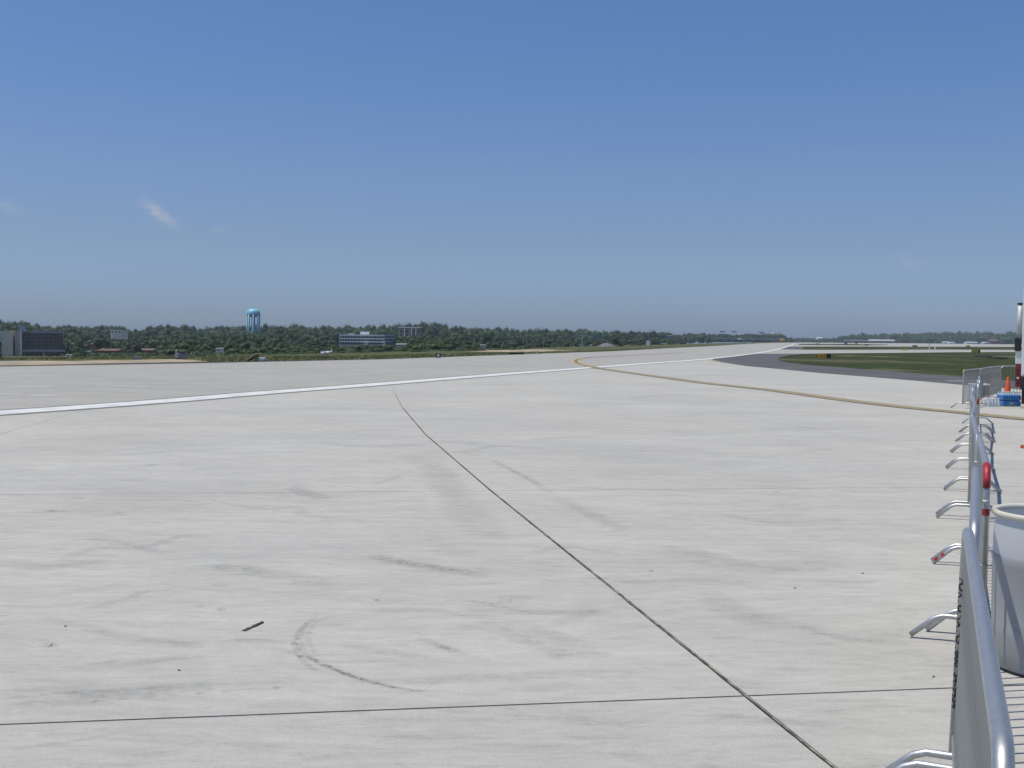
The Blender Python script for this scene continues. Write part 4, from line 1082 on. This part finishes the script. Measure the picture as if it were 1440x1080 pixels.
# ------------------------------------------------------------------ taxiway signs
def taxi_sign(px0, px1, ytop, ybot, label, txt=None, side=None, blank=False, d=None):
    o = G((px0 + px1) / 2, ybot); d = o.y; O = (o.x, d, 0)
    root = empty('taxiway_sign', O, label, 'sign', 'yellow signs beside the taxiways')
    legh = (ybot - ytop) * .12
    MB(O).px(px0, ytop, px1, ybot - legh, d, .28).build('housing', M['dark'], root, bevel=.02)
    xe = px1 if side is None else side
    MB(O).px(px0 + .2, ytop + .2, xe, ybot - legh - .2, d - .03, .03).build('face', M['yellow'] if not blank else M['grey'], root)
    for x in (px0 + 1, px1 - 1.3): MB(O).px(x, ybot - legh, x + .3, ybot, d + .1, .06).build('leg', M['dark'], root)
    if txt:
        hgt = (ybot - ytop) * d / F
        t = text_mesh(txt, hgt * .62, M['dark'], 'lettering', .002); t.parent = root; t.rotation_euler = (R(90), 0, 0)
        c = W((px0 + xe) / 2, (ytop + ybot - legh) / 2, d); t.location = (c.x - O[0], -.036, c.z); t.scale.x = 1.15
taxi_sign(1148.5, 1168.5, 497.6, 504.6, 'near yellow taxiway sign with black lettering and dark right panel on the grass', '←A-A1', side=1162.3)
taxi_sign(1367, 1378.6, 491.8, 496.2, 'yellow sign with dark end beside the near taxiway strip left of the truck', 'A↗', side=1375.5)
taxi_sign(1270, 1276, 490.2, 492.8, 'small yellow sign in the middle of the far grass strip')
taxi_sign(1283, 1290, 485.6, 487.6, 'small dark sign on the far taxiway edge', side=1285)
taxi_sign(1358.5, 1364, 485.8, 487.8, 'small yellow dark ended sign on the far taxiway, left of the truck', side=1362)
taxi_sign(1209, 1221, 484.2, 486.2, 'low wide yellow sign with dark right half on the far grass island', side=1216)
taxi_sign(1187.5, 1191.5, 481.6, 485, 'greyish upright far sign at the left of the grass island', blank=True)
taxi_sign(1203, 1205.4, 482.2, 484.6, 'tiny greyish far sign beside the low wide yellow one', blank=True)
taxi_sign(1147, 1152.5, 482.9, 484.6, 'tiny yellow sign near the far runway end')
taxi_sign(1427, 1430.5, 489.2, 491.8, 'yellow sign just left of the truck behind the grass')
for (x, y) in ((1307, 492), (1315, 492)):
    o = G(x, y); r2 = empty('edge_light', tuple(o), 'white %s beside the strip behind the near grass' % ('thin marker post' if x == 1307 else 'low lamp'), 'runway light')
    MB().box(-.08, -.08, 0, .08, .08, 1.3 if x == 1307 else .5).build('post', M['white'], r2); MB().box(-.2, -.1, (1.3 if x == 1307 else .5) + .002, .2, .1, (1.3 if x == 1307 else .5) + .2).build('lamp_head', M['white'], r2)
# black rubber mats in the grass
for (x0, x1, y, lb) in ((1377, 1389, 501.2, 'left of two dark flat mats lying in the grass'), (1397, 1410, 504, 'right of two dark flat mats lying in the grass')):
    o = G((x0 + x1) / 2, y); a = G(x0, y); c = G(x1, y)
    tag(MB(tuple(o)).box(a.x, o.y - 1.0, -.02, c.x, o.y + 1.5, .1).build('drain_cover', M['dark'], bevel=.03), lb, 'drain cover', 'dark mats in the grass')

# ------------------------------------------------------------------ crowd barriers
def galv():
    m_ = bpy.data.materials.new('galvanised_steel'); m_.use_nodes = True
    t = m_.node_tree; n = t.nodes; l = t.links; b_ = n['Principled BSDF']
    b_.inputs['Metallic'].default_value = .85
    tcn = n.new('ShaderNodeTexCoord'); ns = n.new('ShaderNodeTexNoise'); ns.inputs['Scale'].default_value = 34; ns.inputs['Detail'].default_value = 9; ns.inputs['Roughness'].default_value = .75
    l.new(tcn.outputs['Object'], ns.inputs['Vector'])
    r1 = n.new('ShaderNodeValToRGB'); r1.color_ramp.elements[0].position = .35; r1.color_ramp.elements[1].position = .68
    r1.color_ramp.elements[0].color = (.43, .43, .43, 1); r1.color_ramp.elements[1].color = (.55, .555, .56, 1); l.new(ns.outputs['Fac'], r1.inputs['Fac']); l.new(r1.outputs[0], b_.inputs['Base Color'])
    mr = n.new('ShaderNodeMapRange'); mr.inputs[3].default_value = .56; mr.inputs[4].default_value = .40; l.new(ns.outputs['Fac'], mr.inputs[0]); l.new(mr.outputs[0], b_.inputs['Roughness'])
    v_ = n.new('ShaderNodeTexVoronoi'); v_.inputs['Scale'].default_value = 60; l.new(tcn.outputs['Object'], v_.inputs['Vector'])
    bp = n.new('ShaderNodeBump'); bp.inputs['Strength'].default_value = .06; bp.inputs['Distance'].default_value = .002; l.new(v_.outputs['Distance'], bp.inputs['Height']); l.new(bp.outputs[0], b_.inputs['Normal'])
    return m_
M['galv'] = galv()
M['dull'] = mat('dull_zinc', (.40, .42, .42), .55, metal=.6, scale=4, col2=(.27, .29, .28), stretch=(6, 6, .6), detail=6)
M['ink'] = mat('black_stencil_ink', (.02, .02, .02), .6, scale=30, var=.4)
HB = 1.10; RT = .021; RC = .10
def barrier(A, B_, label, detail=10, red=None, foot=True, ins=(.05, .05)):
    A = Vector((A[0], A[1], 0)); B_ = Vector((B_[0], B_[1], 0)); Ln = (B_ - A).length
    root = empty('crowd_barrier', tuple(A), label, 'barrier', 'steel crowd barriers standing in a line', math.atan2(B_.y - A.y, B_.x - A.x))
    e = .025; x0, x1 = e, Ln - e
    pts = [(x0, 0, .13)]
    pts += [(x0, 0, HB - RC)] + [(x0 + RC - RC * math.cos(a), 0, HB - RC + RC * math.sin(a) - RT) for a in [k * math.pi / 2 / 6 for k in range(1, 6)]]
    pts += [(x0 + RC, 0, HB - RT), (x1 - RC, 0, HB - RT)]
    pts += [(x1 - RC + RC * math.sin(a), 0, HB - RC + RC * math.cos(a) - RT) for a in [k * math.pi / 2 / 6 for k in range(1, 6)]] + [(x1, 0, HB - RC), (x1, 0, .13)]
    MB().tube(pts, RT, detail + 4).build('frame', M['galv'], root, smooth=True)
    MB().tube([(x0, 0, .20), (x1, 0, .20)], .014, detail).build('bottom_rail', M['galv'], root, smooth=True)
    n_ = max(2, round(Ln / .118)); sp = (x1 - x0) / n_
    global bar_mesh
    for k in range(1, n_):
        o = bpy.data.objects.new('bar', bar_mesh); COL.objects.link(o); o.parent = root; o.location = (x0 + k * sp, 0, .20)
    for xx in (x0 + ins[0], x1 - ins[1]):
        if not foot: continue
        fp = [(xx, .325, .012), (xx, .19, .135), (xx, .14, .155), (xx, 0, .158), (xx, -.14, .155), (xx, -.19, .135), (xx, -.325, .012)]
        MB().tube(fp, .0165, detail).build('foot', M['galv'], root, smooth=True)
    for (zz) in (.45, .85):                       # hooks and eyes at the ends
        MB().tube([(x1, 0, zz), (x1 + .035, 0, zz + .01), (x1 + .05, 0, zz - .03)], .007, 6).build('hook', M['galv'], root)
        MB().tube([(x0 - .02 + .02 * math.cos(a), .0 + .02 * math.sin(a), zz + .02) for a in [q * 1.047 for q in range(6)]], .006, 5, closed=True).build('eye', M['galv'], root)
    if red:
        end, z0_, z1_ = red; xx = x0 if end == 'near' else x1; sgn = 1 if end == 'near' else -1
        if z1_ > HB - RC:
            pp = [(xx, 0, z0_), (xx, 0, HB - RC)] + [(xx + sgn * (RC - RC * math.cos(a)), 0, HB - RC + RC * math.sin(a) - RT) for a in [k * math.pi / 2 / 6 for k in range(1, 7)]]
        else: pp = [(xx, 0, z0_), (xx, 0, z1_)]
        MB().tube(pp, RT + .0022, detail + 4).build('red_tape', M['red'], root, smooth=True)
    return root, Ln
tb = MB().tube([(0, 0, 0), (0, 0, HB - .20 - RT)], .0082, 8, caps=False)
bar_mesh = bpy.data.meshes.new('bar'); bar_mesh.from_pydata(tb.v, [], tb.f); bar_mesh.materials.append(M['dull'])
for p in bar_mesh.polygons: p.use_smooth = True
def joint(px_, ytop):
    p = W(px_, ytop, 1.0); # ray at unit depth
    k = (HB - .01 - H) / (p.z - H); return (p.x * k, k)
nodesB = [((.915, 1.93), (1.905, 4.42)), ((1.945, 4.44), (2.86, 6.54)), ((2.94, 6.56), (3.86, 8.78)), ((3.83, 8.74), (4.81, 11.1)), ((4.83, 11.17), (5.74, 13.2)),
          ((5.75, 13.22), (6.68, 15.45)), ((6.68, 15.48), (7.68, 17.7)), ((7.66, 17.72), (8.60, 19.75)), ((8.66, 19.8), (9.52, 21.8)), ((9.56, 21.8), (10.60, 24.2))]
ords = ['nearest steel crowd barrier, with black stencilled lettering on its far post', 'second crowd barrier from the camera, beside the white drum', 'crowd barrier with a bright red taped corner, behind the white drum',
        'fourth crowd barrier from the camera in the long line', 'fifth crowd barrier from the camera in the long line', 'sixth crowd barrier from the camera in the long line', 'seventh crowd barrier from the camera in the long line',
        'eighth crowd barrier from the camera, just before the yellow line', 'ninth crowd barrier from the camera, with a faded red mark', 'last crowd barrier of the long line before it turns']
reds = {1: ('near', .60, .80), 2: ('near', .95, 1.1), 8: ('near', .70, .82)}
for i, (a, c) in enumerate(nodesB):
    root, Ln = barrier(a, c, ords[i], 10 if i < 4 else 6, reds.get(i), ins=((.05, .27) if i == 0 else (-.21, .05) if i == 1 else (.05, .05)))
    if i == 0: first_b, first_L = root, Ln
    if i == 2:
        MB().tube([(.025, 0, .78), (.025, 0, .82)], RT + .0022, 12).build('red_tape', M['red'], root)
        for k in range(2): MB().tube([(Ln - .075, .24 + .05 * k, .091 - .04 * k), (Ln - .075, .262 + .05 * k, .073 - .04 * k)], .0178, 8).build('red_mark', M['red'], root)
# further barriers across the end
s_ = 1.06
far_n = [(11.85, 28.0), (13.0, 29.6), (14.15, 31.6), (15.3, 33.4), (17.4, 33.7), (19.6, 34.0)]
far_n = [(x * s_, y * s_) for x, y in far_n]
fl = ['end crowd barrier standing apart with a yellowish corner, left of the far row', 'second barrier of the far row, seen through to the grass', 'third barrier of the far row, behind the white table',
      'far row barrier behind the orange cone', 'far row barrier half hidden by the truck']
for i in range(5):
    root, Ln = barrier(far_n[i], far_n[i + 1], fl[i], 6)
    if i == 0: MB().tube([(.025, 0, .99), (.025, 0, HB - RC), (.035, 0, HB - .06), (.06, 0, HB - .035), (.125, 0, HB - RT)], RT + .002, 10).build('yellow_tape', M['yellow_paint'], root)
# stencil lettering wrapped on the far post of the nearest barrier
def wrap_text(txt, size, parent, x, zc, ang):
    t = text_mesh(txt, size, M['ink'], 'stencil_lettering', 0)
    r = RT + .0012
    for v_ in t.data.vertices:
        u_, h_ = v_.co.x, v_.co.y
        q = ang + h_ / r
        v_.co = (x + r * math.cos(q), r * math.sin(q), zc - u_)
    t.parent = parent
    t.data.update()
for bb in COL.objects:
    if bb.name in ('crowd_barrier', 'crowd_barrier.001'):        # these two lean a little
        th = R(1.7 if bb.name == 'crowd_barrier' else 1.2); q = bb.rotation_euler.z
        bb.rotation_euler.x = th; bb.location += Vector((-math.sin(q), math.cos(q), 0)) * 1.08 * math.sin(th)
ang0 = math.atan2(4.45, 1.875)                      # towards the camera from the post
rz = first_b.rotation_euler.z
cam_local = math.atan2(-4.45, -1.875) - rz
wrap_text('FORTUNATO', .046, first_b, first_L - .025, .735, cam_local - .45)
wrap_text('1800734-9454', .046, first_b, first_L - .025, .455, cam_local - .45)
# the strip seen down the side of the barrier: ends of thin tie wires on the near foot
MB().tube([(.10, .0, .55), (.13, -.02, .60), (.18, -.03, .61), (.2, -.04, .57)], .002, 5).build('tie_wire', M['ink'], first_b)


# ------------------------------------------------------------------ white drum
def drum_mat():
    m_ = bpy.data.materials.new('milky_plastic'); m_.use_nodes = True
    t = m_.node_tree; n = t.nodes; l = t.links; b_ = n['Principled BSDF']; b_.inputs['Roughness'].default_value = .42
    tcn = n.new('ShaderNodeTexCoord'); ns = n.new('ShaderNodeTexNoise'); ns.inputs['Scale'].default_value = 5; ns.inputs['Detail'].default_value = 8; ns.inputs['Roughness'].default_value = .7
    l.new(tcn.outputs['Object'], ns.inputs['Vector'])
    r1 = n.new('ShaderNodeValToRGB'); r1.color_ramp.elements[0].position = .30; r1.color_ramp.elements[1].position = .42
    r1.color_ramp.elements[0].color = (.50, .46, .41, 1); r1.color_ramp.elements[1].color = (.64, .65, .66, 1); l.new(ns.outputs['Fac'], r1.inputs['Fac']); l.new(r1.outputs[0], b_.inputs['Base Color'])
    tl = n.new('ShaderNodeBsdfTranslucent'); tl.inputs['Color'].default_value = (.80, .84, .88, 1)
    ms = n.new('ShaderNodeMixShader'); ms.inputs['Fac'].default_value = .30
    l.new(b_.outputs[0], ms.inputs[1]); l.new(tl.outputs[0], ms.inputs[2]); l.new(ms.outputs[0], n['Material Output'].inputs['Surface'])
    return m_
M['milky'] = drum_mat()
M['rim'] = mat('yellowed_rim', (.62, .60, .50), .45, scale=6, col2=(.45, .40, .28), lo=.3, hi=.45)
root = empty('plastic_drum', (3.05, 6.0, 0), 'open white plastic drum with yellowed rim standing behind the second barrier', 'drum')
hd = .90
prof = [(.268, .015), (.280, .04), (.286, .20), (.290, .235), (.286, .25), (.289, .42), (.290, .60), (.296, .635), (.288, .655), (.286, .80), (.276, .85), (.276, .875)]
M['milky_shaded'] = mat('milky_plastic_shaded', (.30, .32, .335), .42, scale=5, col2=(.25, .235, .225), lo=.3, hi=.42, detail=8)  # darker base colour paints in less sunlight coming through the lower wall
MB().lathe([q for q in prof if q[1] <= .66], n=64).build('lower_wall', M['milky_shaded'], root, smooth=True)
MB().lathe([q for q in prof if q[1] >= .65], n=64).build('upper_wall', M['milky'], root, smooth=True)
MB().lathe([(.272, .868), (.292, .868), (.300, .878), (.300, .895), (.292, .902), (.274, .900), (.268, .885), (.272, .868)], n=64).build('rim', M['rim'], root, smooth=True)
MB().lathe([(.01, .02), (.268, .02), (.272, .0), (.26, .0)], n=64).build('bottom', M['dark'], root)
MB().lathe([(.01, .64), (.274, .64)], n=48).build('water_surface', M['grey'], root)

# ------------------------------------------------------------------ things at the truck
# shrink-wrapped bottles
M['blue_wrap'] = mat('blue_wrap', (.03, .14, .42), .25, scale=7, col2=(.05, .22, .55), detail=5)
M['clear'] = mat('bottle_plastic', (.55, .62, .68), .2, scale=8, var=.2)
bx = (14.55, 31.2)
root = empty('bottled_water_pack', (bx[0], bx[1], 0), 'blue shrink wrapped stack of water bottles on the concrete beside the truck', 'water bottles')
for lz in (0, .168):
    wbm = MB().box(-.27, -.22, lz + .005, .27, .22, lz + .17).build('blue_wrapping', M['blue_wrap'], root, bevel=.035)
for i in range(7):
    for j in range(4):
        for lz in (.168,):
            x, y = -.225 + i * .075, -.16 + j * .105
            bt = MB().lathe([(.033, lz + .15), (.033, lz + .185), (.013, lz + .225), (.013, lz + .24)], (x, y, 0), 10).build('bottle', M['clear'], root, smooth=True)
            MB().lathe([(.015, lz + .238), (.015, lz + .258), (.001, lz + .26)], (x, y, 0), 8).build('cap', M['white'], bt)
MB().box(-.05, -.225, .06, .03, -.221, .11).build('yellow_label', M['yellow'], root)
# small clear case beside it
root = empty('clear_crate', (13.95, 30.9, 0), 'clear crate of loose bottles left of the blue water pack', 'crate')
MB().box(-.18, -.15, .002, .18, .15, .03).build('tray', M['clear'], root)
for i in range(4):
    for j in range(3):
        MB().lathe([(.03, .03), (.034, .05), (.034, .16), (.013, .22), (.013, .25), (.001, .25)], (-.135 + i * .09, -.09 + j * .09, 0), 10).build('bottle', M['clear'], root, smooth=True)
# white folding table
root = empty('folding_table', (14.15, 32.3, 0), 'small white folding table between the far barriers and the blue water pack', 'table')
MB().box(-.23, -.25, .56, .23, .25, .61).build('table_top', M['white'], root, bevel=.02)
for x in (-.19, .19):
    for y in (-.2, .2): MB().tube([(x, y, 0), (x, y, .56)], .012, 6).build('leg', M['grey'], root)
# traffic cone
root = empty('traffic_cone', (15.35, 33.0, 0), 'orange traffic cone behind the blue water pack', 'traffic cone')
MB().box(-.18, -.18, .001, .18, .18, .03).build('base', M['orange'], root, bevel=.01)
MB().lathe([(.135, .03), (.03, .78), (.022, .80), (.001, .80)], n=20).build('cone', M['orange'], root, smooth=True)

# box truck, only its near left edge is in the frame
tx, ty = W(1437.3, 480, 29.8).x, 29.8
root = empty('box_truck', (tx, ty, 0), 'white box truck with exhaust stack and red lamps, cut by the right edge', 'truck', None, -R(26.6))
M['lamp_red'] = mat('dark_red_lamp', (.22, .02, .03), .4, scale=12, var=.5)
M['truck_white'] = mat('truck_white', (.66, .70, .70), .35, scale=1.5, var=.08)
M['truck_grey'] = mat('stack_grey', (.55, .54, .52), .5, metal=.1, scale=2, var=.15)
MB().box(0, 0, .92, 2.45, 7.5, 3.52).build('box_body', M['truck_white'], root, bevel=.03)
MB().box(-.012, -.012, 3.5, 2.462, 7.51, 3.55).build('roof_rail', M['truck_grey'], root)
MB().box(-.01, -.02, .55, 2.46, .10, .90).build('rear_bumper', M['dark'], root)
MB().box(.15, .3, .60, 2.3, 7.4, .90).build('chassis', M['dark'], root)
MB().box(.02, -.012, .98, 1.6, -.002, 1.36).build('sign_panel', M['white'], root)
t = text_mesh('As', .26, M['dark'], 'lettering', .002)
t.parent = root; t.rotation_euler = (R(90), 0, 0); t.location = (.22, -.017, 1.17)
for x in (.16, 2.0):
    for y in (1.3, 5.9):
        wh = MB().tube([(x, y, .5), (x + .28, y, .5)], .50, 24).build('wheel', M['dark'], root)
        MB().tube([(x - .01, y, .5), (x + .29, y, .5)], .24, 16).build('rim', M['truck_grey'], wh)
MB().box(.02, .5, .02 + .10, .30, .53, .62).build('mud_flap', M['dark'], root)
MB().tube([(-.09, .6, 2.02), (-.09, .6, 2.93)], .062, 12).build('exhaust_stack', M['truck_grey'], root, smooth=True)
MB().tube([(-.09, .6, 2.93), (-.09, .6, 2.99)], .068, 12).build('stack_cap', M['dark'], root)
MB().box(-.20, .45, 1.62, -.03, .75, 2.0).build('mirror', M['dark'], root, bevel=.02)
MB().box(-.17, .5, 1.26, -.012, .75, 1.62).build('side_step_panel', M['truck_white'], root)
lp = MB().box(-.15, .42, .60, -.015, .7, 1.255).build('lamp_panel', M['lamp_red'], root)
for z in (.72, .86, .98, 1.08): MB().tube([(-.09, .41, z), (-.09, .422, z)], .03, 10).build('lamp', M['dark'] if z != .86 else M['white'], lp)

# ------------------------------------------------------------------ air
HAZE = True
if HAZE:
    hm = bpy.data.materials.new('haze_air'); hm.use_nodes = True; t = hm.node_tree; t.nodes.clear()
    mo = t.nodes.new('ShaderNodeOutputMaterial'); pv = t.nodes.new('ShaderNodeVolumePrincipled')
    pv.inputs['Color'].default_value = (.72, .84, 1, 1); pv.inputs['Density'].default_value = .00012; pv.inputs['Anisotropy'].default_value = .2
    t.links.new(pv.outputs[0], mo.inputs['Volume'])
    MB().box(-3600, -90, -14, 4400, 2800, 42).build('haze', hm, kind='stuff')
